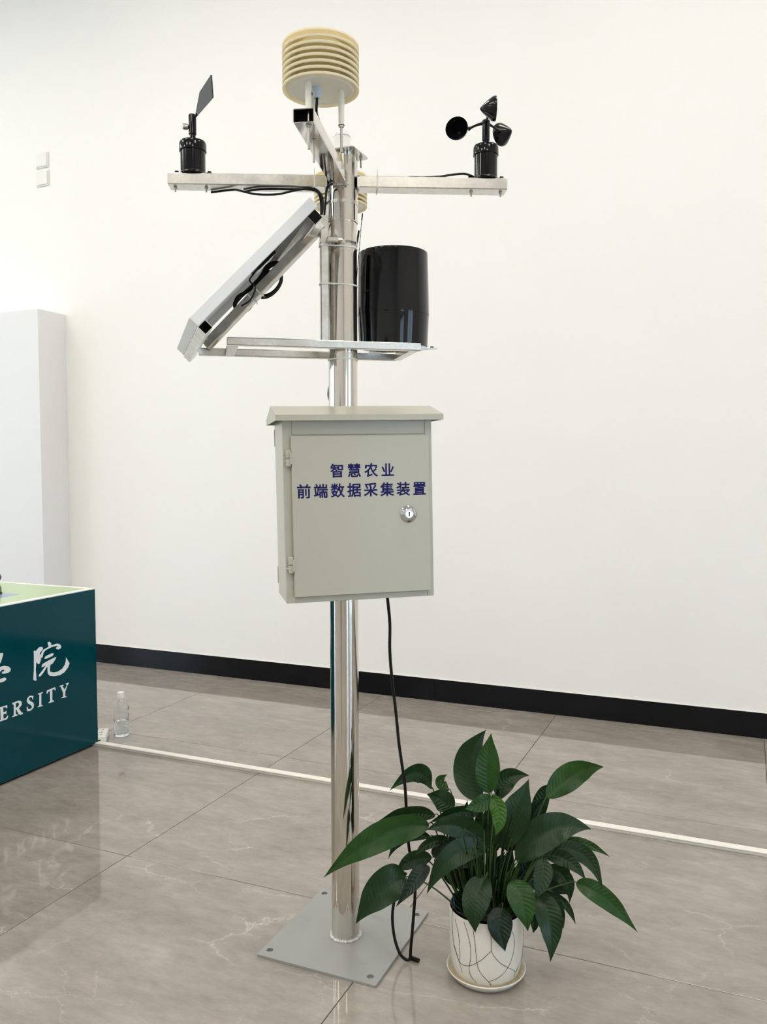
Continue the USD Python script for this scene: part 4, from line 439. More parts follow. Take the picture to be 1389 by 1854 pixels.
bolts_under(vane, [A(-.5025, -.004, 2.36), A(-.410, -.004, 2.36)], ZT + .006, 2.333)

# ---- cup anemometer on the right arm end
ca = A(.4425, 0, 0)
an = thing('cup_anemometer', 'black three-cup anemometer on the free end of the right cross arm', 'anemometer', A(.4425, 0, ZT))
sensor_body(an, ca, .0355, 2.488)
part(an, 'shaft', lathe([(0, 2.488), (.0088, 2.488), (.0088, 2.502), (.0110, 2.503), (.0114, 2.505), (.0114, 2.550), (.0128, 2.552), (.0128, 2.562), (.009, 2.566), (0, 2.567)], 32, ca), 'black_gloss')
fh = T_([-math.sin(YAW), math.cos(YAW), 0]); rh = T_([math.cos(YAW), math.sin(YAW), 0])
hub = T_([ca[0], ca[1], 2.557])
for ang, dz in ((163, -.012), (42, -.008), (-90, .006)):
    th = math.radians(ang); rad = rh * math.cos(th) + fh * math.sin(th); apex = rh * math.sin(th) - fh * math.cos(th)
    cc = hub + rad * .088 + Z * dz
    prof = [(.0335, -.018), (.0352, -.018), (.0352, -.014), (.0335, -.008), (.022, .008), (.009, .023), (.002, .0285), (0, .029), (0, .0265), (.0075, .0215), (.0205, .0065), (.0318, -.009), (.0333, -.014)]
    cup = part(an, 'cup', lathe_to(prof, cc, apex, 40, closed=True), 'black_gloss')
    part(an, 'cup_arm', tube([hub + rad * .008, hub + rad * .03 + Z * dz * .3, hub + rad * .045 + Z * dz * .7, cc - rad * .032], [.0052, .0036, .0036, .0075], 12), 'black_gloss')
bolts_under(an, [A(.397, -.004, 2.36), A(.488, -.004, 2.36)], ZT + .006, 2.333)

# ---- louvred radiation shields
def shield(cx, cy, z, bolts, dz_bolt, label, gland_at):
    c = W(cx, cy, 0)
    t = thing('radiation_shield', label, 'radiation shield', W(cx, cy, z), 'louvred radiation shields')
    for k in range(7):
        q = z + .0148 * k + .001
        part(t, 'louvre', lathe([(.0935, q), (.0962, q + .0006), (.0968, q + .0022), (.0966, q + .0060), (.0945, q + .0074), (.060, q + .0195), (.060, q + .0172), (.0925, q + .0048), (.0930, q + .0008)], 96, c, closed=True), 'cream_plastic', 40)
    q = z + .0148 * 7 + .001
    part(t, 'cap', lathe([(.0935, q), (.0962, q + .0006), (.0966, q + .003), (.0950, q + .0070), (.088, q + .0095), (0, q + .0115), (0, q + .008), (.09, q + .0055), (.0925, q + .004)], 96, c, closed=True), 'cream_plastic')
    part(t, 'base_disc', lathe([(0, z + .004), (.074, z + .004), (.0755, z + .002), (.079, z + .0015), (.089, z + .008), (.0885, z + .011), (0, z + .011)], 96, c), 'cream_light')
    part(t, 'inner_core', lathe([(.052, z + .008), (.052, q)], 48, c), 'cream_plastic')
    for (bx, by), (zp, zb, znut) in zip(bolts, dz_bolt):
        p = part(t, 'post', lathe([(.0078, z + .006), (.0080, z + .004), (.0074, zp + .001), (.0065, zp), (0, zp)], 24, W(bx, by, 0)), 'cream_light')
        part(p, 'stud', join([rod(W(bx, by, zb), W(bx, by, zp + .002), .0032, 12), hexnut(W(bx, by, znut - .005), (0, 0, 1), .0066, .005), lathe([(0, 0), (.0085, 0), (.0085, .0012), (0, .0012)], 20, W(bx, by, znut))]), 'steel_bolt')
    g = W(gland_at[0], gland_at[1], 0)
    gl = part(t, 'cable_gland', lathe([(0, z + .004), (.0118, z + .004), (.0118, z - .004), (.0112, z - .005), (.0118, z - .006), (.0112, z - .016), (.0075, z - .022), (0, z - .022)], 24, g), 'gland_grey')
    part(t, 'screw', lathe([(0, z - .0005), (.004, z), (.0045, z + .004)], 12, W(cx - .028 * 1, cy + .004, 0)), 'dark_slot')
    return t, g
ZS = 2.447
Zu = ZA - AH / 2
s1, g1 = shield(.146, -.417, ZS, [(.139, -.470), (.109, -.387), (.191, -.392)], [(ZT + .001, 2.288, Zu - .001), (ZT + .001, 2.288, Zu - .001), (2.366, 2.300, 2.366)],
                'cream louvred radiation shield nearest the camera, above the forward arm', (.1445, -.435))
part(s1, 'sensor_cable', tube([g1 + Z * (ZS - .020), g1 + Z * (ZS - .032) + T_([-.003, .004, 0]), g1 + Z * (ZS - .05) + T_([-.012, .02, 0]), g1 + Z * (ZS - .058) + T_([-.022, .055, 0])], .0034), 'black_cable')
s2, g2 = shield(-.2265, .450, ZS, [(-.2265 - .005, .50), (-.205, .42), (-.275, .43)], [(ZT + .001, 2.30, Zu - .001)] * 2 + [(2.366, 2.30, 2.366)],
                'cream louvred radiation shield half hidden behind the pole, on the rear arm', (-.23, .46))

# ---- light sensor on the pole top
py = thing('light_sensor', 'small white light sensor with a clear glass dome on top of the pole', 'sensor', W(0, 0, 2.4525))
part(py, 'body', lathe([(0, 2.4526), (.0272, 2.4526), (.0275, 2.455), (.0275, 2.500), (.0265, 2.503), (0, 2.503)], 48, P), 'white_plastic')
part(py, 'collar', lathe([(.0215, 2.503), (.0270, 2.503), (.0270, 2.5055), (.0215, 2.5065)], 48, P, closed=True), 'chrome')
part(py, 'sensor_disc', lathe([(.014, 2.503), (.014, 2.508), (0, 2.5085)], 32, P), 'white_plastic')
part(py, 'glass_dome', lathe([(.0215 * math.cos(a), 2.506 + .0215 * math.sin(a)) for a in np.linspace(0, math.pi / 2, 14)], 48, P), 'clear_plastic', True)

# ---- bracket that carries the rain gauge and the solar panel
br = thing('mounting_bracket', 'stainless square-tube bracket clamped to the pole, triangle strut on its left', 'bracket', G(0, 0, 1.86))
ZB = 1.8695
part(br, 'front_bar', rect_tube(G(-.3535, -.0595, ZB), G(.2295, -.0595, ZB), .025, .0235), 'steel_tube', 20)
part(br, 'rear_bar', rect_tube(G(-.4318, .1825, ZB), G(.215, .1825, ZB), .025, .0235), 'steel_tube', 20)
part(br, 'cross_bar', rect_tube(G(-.335, -.0465, ZB - .0005), G(-.335, .169, ZB - .0005), .030, .0225), 'steel_bolt', 20)
part(br, 'cross_bar', rect_tube(G(.2155, -.0465, ZB - .0005), G(.2155, .169, ZB - .0005), .025, .0225), 'steel_tube', 20)
for u_, n_ in ((-.3535, -.0595), (-.4318, .1825)):
    part(br, 'end_cap', xf(cbox(u_ - .0012, u_ + .001, n_ - .0112, n_ + .0112, ZB - .0106, ZB + .0106, .0004), FG), 'steel_tube')
vbar = part(br, 'upright', rect_tube(G(-.0610, -.0275, 1.882), G(-.0610, -.0275, 2.257), .025, .025, side=uG), 'steel_tube', 20)
part(br, 'strut', rect_tube(G(-.0640, -.030, 2.233), G(-.4085, .160, 1.886), .025, .031), 'steel_tube', 20)
uQ, nQ = axes(40.25)
TILT = math.atan2(2.2423 - 1.8934, -.117 + .4508)
tP = uQ * math.cos(TILT) + Z * math.sin(TILT); nP = -uQ * math.sin(TILT) + Z * math.cos(TILT)
NB, TLEN, PT = -.23, .4827, .0325
PB = lambda t, n, h: G(-.4508, NB, 1.8934) + nQ * (n - NB) + tP * t + nP * h
for k, tt in enumerate((.0125, .4530)):
    r_ = part(br, 'panel_rail', rect_tube(PB(tt, NB - .004, -PT / 2 - .0152), PB(tt, NB + .612, -PT / 2 - .0152), .030, .030, side=nP), 'steel_tube', 20, label='square rail under the ' + ('lower' if k == 0 else 'upper') + ' edge of the solar panel')
    if k == 1:
        part(r_, 'end_plug', xf(cbox(-.0145, .0145, -.0145, .0145, -.006, .0015, .001), frame(PB(tt, NB - .004, -PT / 2 - .0152), tP, nP, -nQ)), 'black_cap', label='black plastic plug')
    else:
        part(r_, 'end_plug', xf(cbox(-.0128, .0128, -.0128, .0128, -.020, -.016, .001), frame(PB(tt, NB - .004, -PT / 2 - .0152), tP, nP, -nQ)), 'dark_slot')  # dark plate standing in for the shade inside this open rail end
for tt in (.03, .44):
    part(br, 'rail_bolt', join([rod(PB(tt, -.01, -PT / 2 - .034), PB(tt, -.01, -PT / 2 - .012), .0028, 10)]), 'steel_bolt')
# hose clamp round pole and upright, clear of the arm sleeve
def hull_band(parent, name, z, h, m, t=.0012, slots=False, up_=True):
    a = np.linspace(0, 2 * np.pi, 73)[:-1]
    pts = [(math.cos(x) * (R + .0006), math.sin(x) * (R + .0006)) for x in a]
    if up_: pts += [(-.0610 + s * .0131, -.0275 + q * .0131) for s in (-1, 1) for q in (-1, 1)]
    from shapely.geometry import MultiPoint
    hp = MultiPoint(pts).convex_hull
    band = extrude(hp.buffer(t).difference(hp), h); band.apply_translation([0, 0, z - h / 2])
    p = part(parent, name, xf(band, FG), m, 40)
    return p, hp
hc, hp = hull_band(br, 'hose_clamp', 2.182, .0115, 'steel_clamp', .0014)
part(hc, 'screw_housing', join([xf(cbox(-.058, -.022, -.062, -.0485, 2.175, 2.190, .003), FG), rod(G(-.024, -.056, 2.1825), G(-.010, -.0545, 2.1825), .0045, 6)]), 'steel_clamp')
part(hc, 'clamp_slots', join([xf(cbox(-.0005, .0005, R + .0016, R + .0024, 2.178, 2.186, .0001), frame(P, *axes(36.4 + 182 + 3 * k))) for k in range(18)]), 'dark_slot', False)
for z in (2.168, 2.055):
    hull_band(br, 'cable_tie', z, .0045, 'tie_white', .0014)
tw, _ = hull_band(mast, 'cable_tie', 1.832, .0045, 'tie_white', .0014, up_=False)
tb = T_([0.095, 0, 0])
for u_ in (-.085, .105):
    ring = Polygon([(-.0325, -.0195), (.0325, -.0195), (.0325, .0195), (-.0325, .0195)])
    band = extrude(ring.difference(ring.buffer(-.0018)), .0035)
    part(mast, 'cable_tie', xf(band, frame(A(u_, 0, ZA), nA, Z, uA)), 'tie_white', 30)
    part(mast, 'cable_tie', rod(A(u_ + .0018, -.0325, ZA + .018), A(u_ + .0018, -.0335, ZA + .034), .0012, 8), 'tie_white')

# ---- solar panel, seen from its edge and back
sp = thing('solar_panel', 'tilted solar panel seen edge-on from behind, left of the pole', 'solar panel', PB(TLEN / 2, .07, 0))
FP = frame(PB(0, 0, 0), tP, nQ, nP)
def inP(m):
    m = xf(m, FP)
    if np.linalg.det(FP[:3, :3]) < 0: m.invert()
    return m
n0, n1, h = NB, NB + .608, PT / 2
fw_ = .012
part(sp, 'frame', join([inP(cbox(0, TLEN, n0, n0 + fw_, -h, h, .0015)), inP(cbox(0, TLEN, n1 - fw_, n1, -h, h, .0015)), inP(cbox(0, fw_, n0 + fw_, n1 - fw_, -h, h, .0015)), inP(cbox(TLEN - fw_, TLEN, n0 + fw_, n1 - fw_, -h, h, .0015)),
                        inP(cbox(fw_, .030, n0 + fw_, n1 - fw_, -h, -h + .002, .0005)), inP(cbox(TLEN - .03, TLEN - fw_, n0 + fw_, n1 - fw_, -h, -h + .002, .0005))]), 'panel_frame', 20)
part(sp, 'back_sheet', inP(cbox(fw_, TLEN - fw_, n0 + fw_, n1 - fw_, h - .009, h - .006, .0004)), 'panel_back', False)
for i in range(4):
    for j in range(9):
        a, b = fw_ + .006 + i * .112, n0 + fw_ + .004 + j * .0643
        part(sp, 'solar_cell', inP(cbox(a, a + .108, b, b + .0615, h - .006, h - .005, .0002)), 'cell_blue', False)
part(sp, 'glass', inP(cbox(fw_, TLEN - fw_, n0 + fw_, n1 - fw_, h - .0048, h - .002, .0004)), 'pane', False)
jb = part(sp, 'junction_box', inP(cbox(.30, .38, .02, .12, h - .028, h - .009, .004)), 'black_plastic')
part(sp, 'lead', tube([PB(.31, .03, -.006), PB(.26, -.02, -.012), PB(.235, -.06, -.02), PB(.232, -.06, -.045), PB(.20, -.045, -.058), PB(.17, -.035, -.052)], .0024), 'black_cable')

# coiled spare lead tied to the strut
co = thing('coiled_cable', 'coil of spare black cable tied to the slanting strut below the solar panel', 'cable', PB(.2, -.05, -.06))
sdir = (G(-.4085, .160, 1.886) - G(-.0640, -.030, 2.233)); sdir /= np.linalg.norm(sdir)
mid = G(-.0640, -.030, 2.233) + sdir * .292 + nG * -.030 + Z * .012
side = np.cross(sdir, nG); side /= np.linalg.norm(side)
side = side if side[2] > 0 else -side
rc = np.random.default_rng(11)
pts = []
for k in range(9):
    s = 1 if k % 2 == 0 else 1
    L1, w1 = .095 + .012 * rc.random(), .024 + .012 * rc.random()
    for a in np.linspace(0, 2 * np.pi, 14, endpoint=False):
        x = math.cos(a) * L1; y = math.sin(a) * w1 * (abs(math.cos(a)) ** .8 * 1.2 + .12)
        pts.append(mid + sdir * (x - .01) + side * (y + .006 * rc.random()) + nG * (.052 + .010 * (rc.random() - .5) + .004 * (k - 4)))
part(co, 'loop', tube(pts, .0026, 8, 4), 'black_cable')
part(co, 'loop', tube([mid - sdir * .045 + sdir * math.cos(a) * (.044 + .003 * k) + side * (math.sin(a) * (.026 + .002 * k) - .012) + nG * (.052 + .006 * (k - 1)) for k in range(4) for a in np.linspace(0, 2 * np.pi, 14, endpoint=False)], .0026, 8, 4), 'black_cable')
part(co, 'plug', xf(cbox(-.022, .022, -.008, .008, -.008, .008, .002), frame(mid + sdir * .065 + nG * .046 + side * -.004, sdir, nG, side)), 'black_plastic')
for q in (-.012, .018):
    rg = Polygon([(-.017, -.017), (.017, -.017), (.017, .017), (-.017, .017)])
    bd = extrude(rg.difference(rg.buffer(-.0014)), .0032)
    part(co, 'cable_tie', xf(bd, frame(G(-.0640, -.030, 2.233) + sdir * (.292 + q) + side * .002, np.cross(side, sdir), side, sdir)), 'tie_white')
    part(co, 'tie_tail', rod(G(-.0640, -.030, 2.233) + sdir * (.292 + q) - side * .013 - nG * .012, G(-.0640, -.030, 2.233) + sdir * (.30 + q) - side * .026 - nG * .016, .0012, 8), 'tie_white')

# ---- rain gauge
cg = G(.1735, .055, 0)
rg_ = thing('rain_gauge', 'large black cylindrical rain gauge on the bracket right of the pole', 'rain gauge', cg + Z * 1.882)
part(rg_, 'base', lathe([(0, 1.8815), (.1085, 1.8815), (.1095, 1.884), (.1135, 1.978), (.1138, 1.981), (.110, 1.981), (0, 1.981)], 96, cg), 'black_gloss')
part(rg_, 'barrel', lathe([(.1120, 1.9815), (.1142, 1.9815), (.1145, 1.984), (.1132, 2.04), (.1100, 2.172), (.1092, 2.177), (.1080, 2.178), (.1068, 2.176), (.1068, 2.14), (.012, 2.075), (0, 2.075)], 128, cg), 'black_gloss')
for k in range(3):
    a = math.radians(-10 + 120 * k + 36.4); d = T_([math.cos(a), math.sin(a), 0])
    ear = extrude(Polygon([(.085, -.03), (.135, -.012), (.142, 0), (.135, .012), (.085, .03)]), .0022)
    p_ = part(rg_, 'foot', xf(ear, frame(cg + Z * 1.8792, d, np.cross(Z, d))), 'steel_tube')
    part(rg_, 'foot_bolt', join([lathe([(0, .006), (.006, .006), (.006, .001), (0, .001)], 6, cg + d * .124 + Z * 1.881)]), 'dark_slot')

# ---- antenna between pole and gauge
at = thing('whip_antenna', 'thin black whip antenna standing between the pole and the rain gauge', 'antenna', G(.045, .06, 1.9))
part(at, 'rod', rod(G(.0465, .06, 1.99), G(.075, .06, 2.298), .0010, 8), 'black_cable')
part(at, 'coil_sleeve', rod(G(.0555, .06, 2.19), G(.064, .06, 2.246), .0030, 10), 'black_cable')
part(at, 'tip', rod(G(.0735, .06, 2.278), G(.0756, .06, 2.300), .0019, 10), 'black_cable')
part(at, 'spring_base', join([rod(G(.0465, .06, 1.884), G(.0465, .06, 1.985), .0045, 10)] + [lathe([(.0045, 0), (.0062, .0015), (.0045, .003)], 12, G(.0465, .06, 1.985 + .005 * k)) for k in range(5)]), 'black_cable')

# ---- cables on the mast
cb1 = thing('vane_cable', 'pair of black sensor cables sagging under the left cross arm', 'cable', A(-.2, 0, 2.34))
zz = ZA - AH / 2 - .0042
part(cb1, 'lead', tube([A(-.40, .028, zz), A(-.33, -.005, zz - .002), A(-.309, -.025, 2.333), A(-.257, -.028, 2.322), A(-.194, -.028, 2.323), A(-.139, -.024, 2.337), A(-.089, -.022, zz), A(-.066, -.03, 2.327), A(-.0585, -.034, 2.30), A(-.0620, -.035, 2.262), A(-.070, .01, 2.235)], .0032), 'black_cable')
part(cb1, 'lead', tube([A(-.30, .02, zz), A(-.259, -.004, zz), A(-.213, -.012, zz), A(-.154, -.012, zz), A(-.094, -.014, zz - .001), A(-.070, -.026, 2.325), A(-.064, -.020, 2.29), A(-.066, -.012, 2.25)], .0032), 'black_cable')
cb2 = single('anemometer_cable', tube([A(.405, -.005, ZT + .010), A(.375, -.012, ZT + .016), A(.33, -.012, ZT + .012), A(.306, -.012, ZT + .0075), A(.25, -.012, ZT + .0034), A(.204, -.010, ZT + .0034), A(.15, .02, ZT + .0034), A(.06, .028, ZT + .0034)], .0032), 'black_cable',
             'black cable lying on top of the right cross arm, leading to the cup anemometer', 'cable')
cb3 = single('shield_cable', tube([W(.004, -.075, ZA - AH / 2 - .004), W(-.014, -.068, 2.340), W(-.0205, -.066, 2.325), W(-.0225, -.066, 2.304), W(-.026, -.066, 2.275), W(-.032, -.060, 2.25), W(-.05, -.03, 2.236)], .0032), 'black_cable',
             'black cable running down the left side of the pole from the forward arm', 'cable')
dl = lambda s, f_, z: P - rh * s + fh * f_ + Z * z
dn = [dl(.020, .050, 1.88), dl(.026, .046, 1.84), dl(.036, .036, 1.79), dl(.0445, .024, 1.745), dl(.0450, .024, 1.72), dl(.036, .036, 1.68), dl(.03, .045, 1.60)]
single('down_lead', tube(dn, .004), 'black_cable', 'black cable showing at the left edge of the pole just above the grey cabinet', 'cable')

# ---- control cabinet
yb = math.radians(36.4152); rl = .0173
rB = T_([math.cos(yb), math.sin(yb), 0]); nB = T_([-math.sin(yb), math.cos(yb), 0])
rB2 = math.cos(rl) * rB + math.sin(rl) * Z; uB2 = -math.sin(rl) * rB + math.cos(rl) * Z
OB = P + T_([.1564, -.2052, 1.1274]); FB = frame(OB, rB2, nB, uB2)
Bp = lambda x, y, z: OB + rB2 * x + nB * y + uB2 * z
bx = thing('control_cabinet', 'grey green metal control cabinet with blue Chinese lettering, mounted on the pole', 'cabinet', OB)
HX, BD, BH = .2129, .206, .5095
bd = [cbox(-HX, HX, .0015, BD, 0, BH, .0015), cbox(-HX, -HX + .026, -.0004, .01, 0, BH, .0012), cbox(HX - .020, HX, -.0004, .01, 0, BH, .0012), cbox(-HX + .0262, HX - .0202, -.0004, .01, .466, BH, .0012), cbox(-HX + .0262, HX - .0202, -.0004, .01, 0, .0165, .0012)]
body = part(bx, 'body', xf(join(bd), FB), 'box_paint', 20)
def prism_x(poly, x0, x1):
    m = extrude(Polygon(poly), x1 - x0)       # polygon in (y, z), extruded along +x
    M4 = np.eye(4); M4[:3, 0], M4[:3, 1], M4[:3, 2], M4[:3, 3] = nB, uB2, rB2, Bp(x0, 0, 0)
    return xf(m, M4)
yf, yr, ybk = -.030, .104, .238
roof = [(yf, .5045), (yf, .5205), (yr, .5525), (ybk, .5205), (ybk, .5045), (ybk - .002, .5045), (ybk - .002, .5190), (yr, .5503), (yf + .002, .5190), (yf + .002, .5045)]
gable = [(yf + .001, .505), (yf + .001, .520), (yr, .552), (ybk - .001, .520), (ybk - .001, .505)]
rf = join([prism_x(roof, -.234, .2405), prism_x(gable, -.234, -.232), prism_x(gable, .2385, .2405)])
part(bx, 'rain_roof', rf, 'box_paint', 20, label='small gabled rain roof')
door = part(bx, 'door', xf(cbox(-.1912, .2012, -.0150, -.0012, .0180, .4630, .0018), FB), 'box_paint', 20)
for z0 in (.380, .0850):
    hh = .0455
    hg = part(bx, 'hinge', xf(join([cbox(-.2060, -.1925, -.0150, 0, z0, z0 + hh * .485, .0015), cbox(-.2060, -.1925, -.0150, 0, z0 + hh * .515, z0 + hh, .0015)]), FB), 'box_paint')
    part(hg, 'hinge_pin', join([rod(Bp(-.1925, -.0155, z0 + .006), Bp(-.1925, -.0155, z0 + hh * .86), .0036, 12), rod(Bp(-.2050, -.010, z0 + .012), Bp(-.2110, -.010, z0 + .0145), .0022, 8)]), 'box_paint')
lk = part(door, 'lock', lathe_to([(0, 0), (.0238, 0), (.0245, .0012), (.0235, .003), (.0165, .0085), (.0135, .0105), (.0118, .0110), (.0112, .0098), (.0105, .0098), (.0100, .0112), (0, .0114)], Bp(.1367, -.0150, .2393), -nB, 48), 'chrome', 25, label='round chrome door lock')
part(door, 'keyhole', xf(cbox(-.0016, .0016, -.0268, -.0255, -.0062, .0062, .0006), frame(Bp(.1367, 0, .2393), rB2, nB, uB2)), 'dark_slot')
def text_line(chars, x0, z0, step, em):
    ms = []
    for k, ch in enumerate(chars):
        for rings in GLYPHS[ch]:
            g = Polygon(rings[0], rings[1:]).buffer(0)
            for q in getattr(g, 'geoms', [g]):
                q = affinity.translate(affinity.scale(q, em / 100, em / 100, origin=(0, 0)), x0 + k * step, z0)
                ms.append(extrude(q, .0004))
    return xf(join(ms), frame(Bp(0, -.0149, 0), rB2, uB2, -nB))
part(door, 'lettering', text_line('智慧农业', -.0649, .3663, .0480, .0400), 'text_navy', False, label='dark blue characters 智慧农业')
part(door, 'lettering', text_line('前端数据采集装置', -.1592, .3113, .0471, .0405), 'text_navy', False, label='dark blue characters 前端数据采集装置')
for z0 in (.46, .05):
    part(bx, 'mounting_ear', xf(cbox(-HX - .002, -HX + .03, BD, BD + .004, z0 - .02, z0 + .03, .001), FB), 'box_paint')
part(bx, 'pole_clamp', join([xf(cbox(-.17, -.03, BD, BD + .008, z0 - .018, z0 + .018, .002), FB) for z0 in (.12, .40)]), 'steel_clamp')
# power cable from the cabinet
pc_ = thing('power_cable', 'black power cable hanging from the cabinet and looping to the floor beside the base plate', 'cable', OB)
CB = [T_(q) for q in CABLE_BOX]
part(pc_, 'cable', tube(CB, .0046, 10, 6), 'black_cable')
part(pc_, 'cable_end', rod(T_([-.9106, 2.306, .0065]), T_([-.880, 2.300, .0065]), .0062, 12), 'black_cable')

# ================================================================== counter on the left
ct = thing('counter', 'glossy teal display counter with white university lettering at the left edge', 'counter', (-3.75, 2.4, 0))
CX, CY, CH = -3.2, 3.4905, .857
part(ct, 'body', cbox(-4.35, CX - .0025, 1.25, CY, .012, CH, .002), 'counter_white', 20)
part(ct, 'plinth', cbox(-4.33, CX - .02, 1.27, CY - .02, 0, .012, .001), 'dark_slot', 20)  # recessed base coloured near black for the shadow gap under the counter
part(ct, 'side_panel', cbox(CX - .0025, CX, 1.25, CY - .003, .014, CH - .006, .0006), 'teal_film', 20, label='glossy teal printed side panel')
part(ct, 'top_print', cbox(-4.31, CX - .035, 1.29, CY - .035, CH, CH + .0008, .0003), 'counter_green', 20, label='pale green printed top panel')
bp = Polygon([(-3.393, 3.168), (-3.346 - .03, 2.98), (-3.60, 2.60), (-3.95, 2.75), (-3.85, 3.12), (-3.524, 3.150)])
part(ct, 'top_print_shape', xf(extrude(bp, .0004), frame((0, 0, CH + .0007), (1, 0, 0), (0, 1, 0))), 'counter_blue', False, label='pale blue printed shape')
def side_print(polys):
    ms = []
    for p in polys:
        g = Polygon(p).buffer(0)
        for q in getattr(g, 'geoms', [g]): ms.append((q))
    return ms
def put(polys, holes=None):
    ms = []
    for q in side_print(polys):
        if holes is not None: q = q.difference(Polygon(holes))
        for k in getattr(q, 'geoms', [q]): ms.append(extrude(k, .0005))
    return xf(join(ms), frame((CX - .0001, 0, 0), (0, 1, 0), (0, 0, 1), (1, 0, 0)))
part(ct, 'lettering', put(LETTERS['yuan']), 'letter_white', False, label='white brush character 院')
part(ct, 'lettering', put(LETTERS['xue']), 'letter_white', False, label='white brush character 学, cut off by the picture edge')
for ch in 'ERSITY':
    L_ = LETTERS[ch]
    part(ct, 'letter', put(L_[:1], L_[1] if len(L_) > 1 else None), 'letter_white', False, label='white capital ' + ch)
og = thing('counter_ornament', 'olive green and black object on the counter, cut off by the left picture edge', 'ornament', (-3.545, 3.105, CH))
oo = T_([-3.530, 3.111, CH + .0013])
part(og, 'foot', lathe([(0, 0), (.046, 0), (.048, .006), (.046, .010), (0, .010)], 40, oo), 'black_plastic')
part(og, 'stem', lathe([(.044, .010), (.044, .03), (.036, .05), (.02, .058), (0, .058)], 40, oo), 'olive')
part(og, 'knob', lathe([(0, .058), (.02, .060), (.040, .070), (.046, .085), (.040, .101), (.02, .110), (0, .112)], 40, oo), 'black_plastic')

# ---- power strip, water bottle, floor trunking
e1 = T_([.085, -.122, 0]); e1 /= np.linalg.norm(e1); e2 = T_([e1[1], -e1[0], 0])
PSO = T_([-3.2590, 3.641, 0]); FS = frame(PSO, e1, np.cross(Z, e1))
ps = thing('power_strip', 'white power strip on the floor at the corner of the teal counter', 'power strip', PSO)
part(ps, 'body', xf(cbox(0, .150, -.058, 0, .0005, .042, .004), FS), 'white_plastic')
for k in range(3):
    q = .03 + .045 * k
    part(ps, 'socket', xf(join([cbox(q - .010, q - .006, -.034, -.024, .0415, .0424, .0002), cbox(q + .004, q + .008, -.034, -.024, .0415, .0424, .0002), cbox(q - .003, q + .001, -.046, -.040, .0415, .0424, .0002)]), FS), 'dark_slot', False)
part(ps, 'cord', tube([PSO + e1 * .15 + np.cross(Z, e1) * -.03 + Z * .02, PSO + e1 * .162 + np.cross(Z, e1) * -.045 + Z * .016, PSO + e1 * .158 + np.cross(Z, e1) * -.075 + Z * .008, PSO + e1 * .11 + np.cross(Z, e1) * -.12 + Z * .0052], .0045), 'black_cable')

bo = T_([-3.1887, 3.6600, 0])
wb_ = thing('water_bottle', 'clear plastic water bottle with white cap standing on the floor by the counter', 'bottle', bo)
RB = .0415
prof = [(0, .006), (.020, .004), (.030, .0008), (RB - .004, .0008), (RB, .006), (RB, .055), (RB - .0012, .060), (RB, .065), (RB, .112), (RB - .0012, .117), (RB, .122), (RB, .150), (RB - .003, .172), (.029, .195), (.0185, .210), (.0165, .216), (.0165, .226)]
part(wb_, 'shell', lathe(prof, 48, bo), 'clear_plastic', True)
part(wb_, 'water', lathe([(0, .0075), (.0200, .0060), (.0295, .0030), (RB - .0045, .0030), (RB - .0012, .007), (RB - .0012, .088), (0, .088)], 48, bo), 'water', 40)
part(wb_, 'cap', lathe([(.0175, .214), (.0192, .216), (.0195, .218), (.0190, .246), (.0175, .249), (0, .2495)], 32, bo), 'white_plastic')
lab = []
for a0, a1, z0, z1 in ((-8, 3, .150, .171), (-9, -6, .105, .135), (-3, 0, .100, .130), (198, 216, .098, .108), (-14, -12, .06, .12)):
    aa = np.radians(np.linspace(a0, a1, 6) + math.degrees(YAW)); v = []
    for a in aa:
        for z in (z0, z1): v.append(bo + T_([math.cos(a) * (RB + .0006), math.sin(a) * (RB + .0006), z]))
    f = [q for i in range(5) for q in ((2 * i, 2 * i + 2, 2 * i + 3), (2 * i, 2 * i + 3, 2 * i + 1))]
    lab.append(trimesh.Trimesh(np.array(v), np.array(f), process=False))
for q in lab: part(wb_, 'label_print', q, 'text_navy', True)

tr = thing('floor_trunking', 'long white plastic cable trunking strip crossing the tile floor behind the plant', 'cable trunking', (-1, 3.485, 0))
for a, b in ((-4.3, -2.995), (-2.994, -.9), (-.899, 3.4)):
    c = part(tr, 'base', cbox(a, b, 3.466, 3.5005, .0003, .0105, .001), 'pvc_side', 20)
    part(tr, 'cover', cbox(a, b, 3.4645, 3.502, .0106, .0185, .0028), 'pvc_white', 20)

# ================================================================== potted plant
pc = T_([-.6785, 2.3308, 0])
sc = thing('saucer', 'round white ceramic saucer with brown water stains under the plant pot', 'saucer', pc)
part(sc, 'dish', lathe([(0, .0005), (.088, .0005), (.100, .004), (.1145, .020), (.1165, .026), (.1150, .028), (.1125, .0265), (.104, .012), (.098, .008), (0, .008)], 96, pc), 'saucer_white', 40)
part(sc, 'water_stain', lathe([(0, .0084), (.0975, .0084), (.1035, .0124), (.1105, .0230), (.1100, .0228), (0, .0082)], 96, pc), 'saucer_stain', 40)
pt = thing('potted_peace_lily', 'peace lily with long dark green leaves in a white crackle-line ceramic pot', 'potted plant', pc + Z * .009)
def pot_r(z): return np.interp(z, [.009, .018, .035, .06, .12, .209], [.0905, .0955, .1010, .1055, .1092, .1108])
zz_ = [.009, .012, .018, .025, .035, .048, .06, .09, .12, .165, .205]
prof = [(0, .009)] + [(float(pot_r(z)), z) for z in zz_] + [(.1100, .2085), (.1085, .2092), (.1065, .2080), (.1055, .200), (.1050, .15), (0, .15)]
pot = part(pt, 'pot', lathe(prof, 96, pc), 'pot_white', 40, label='white glazed pot')
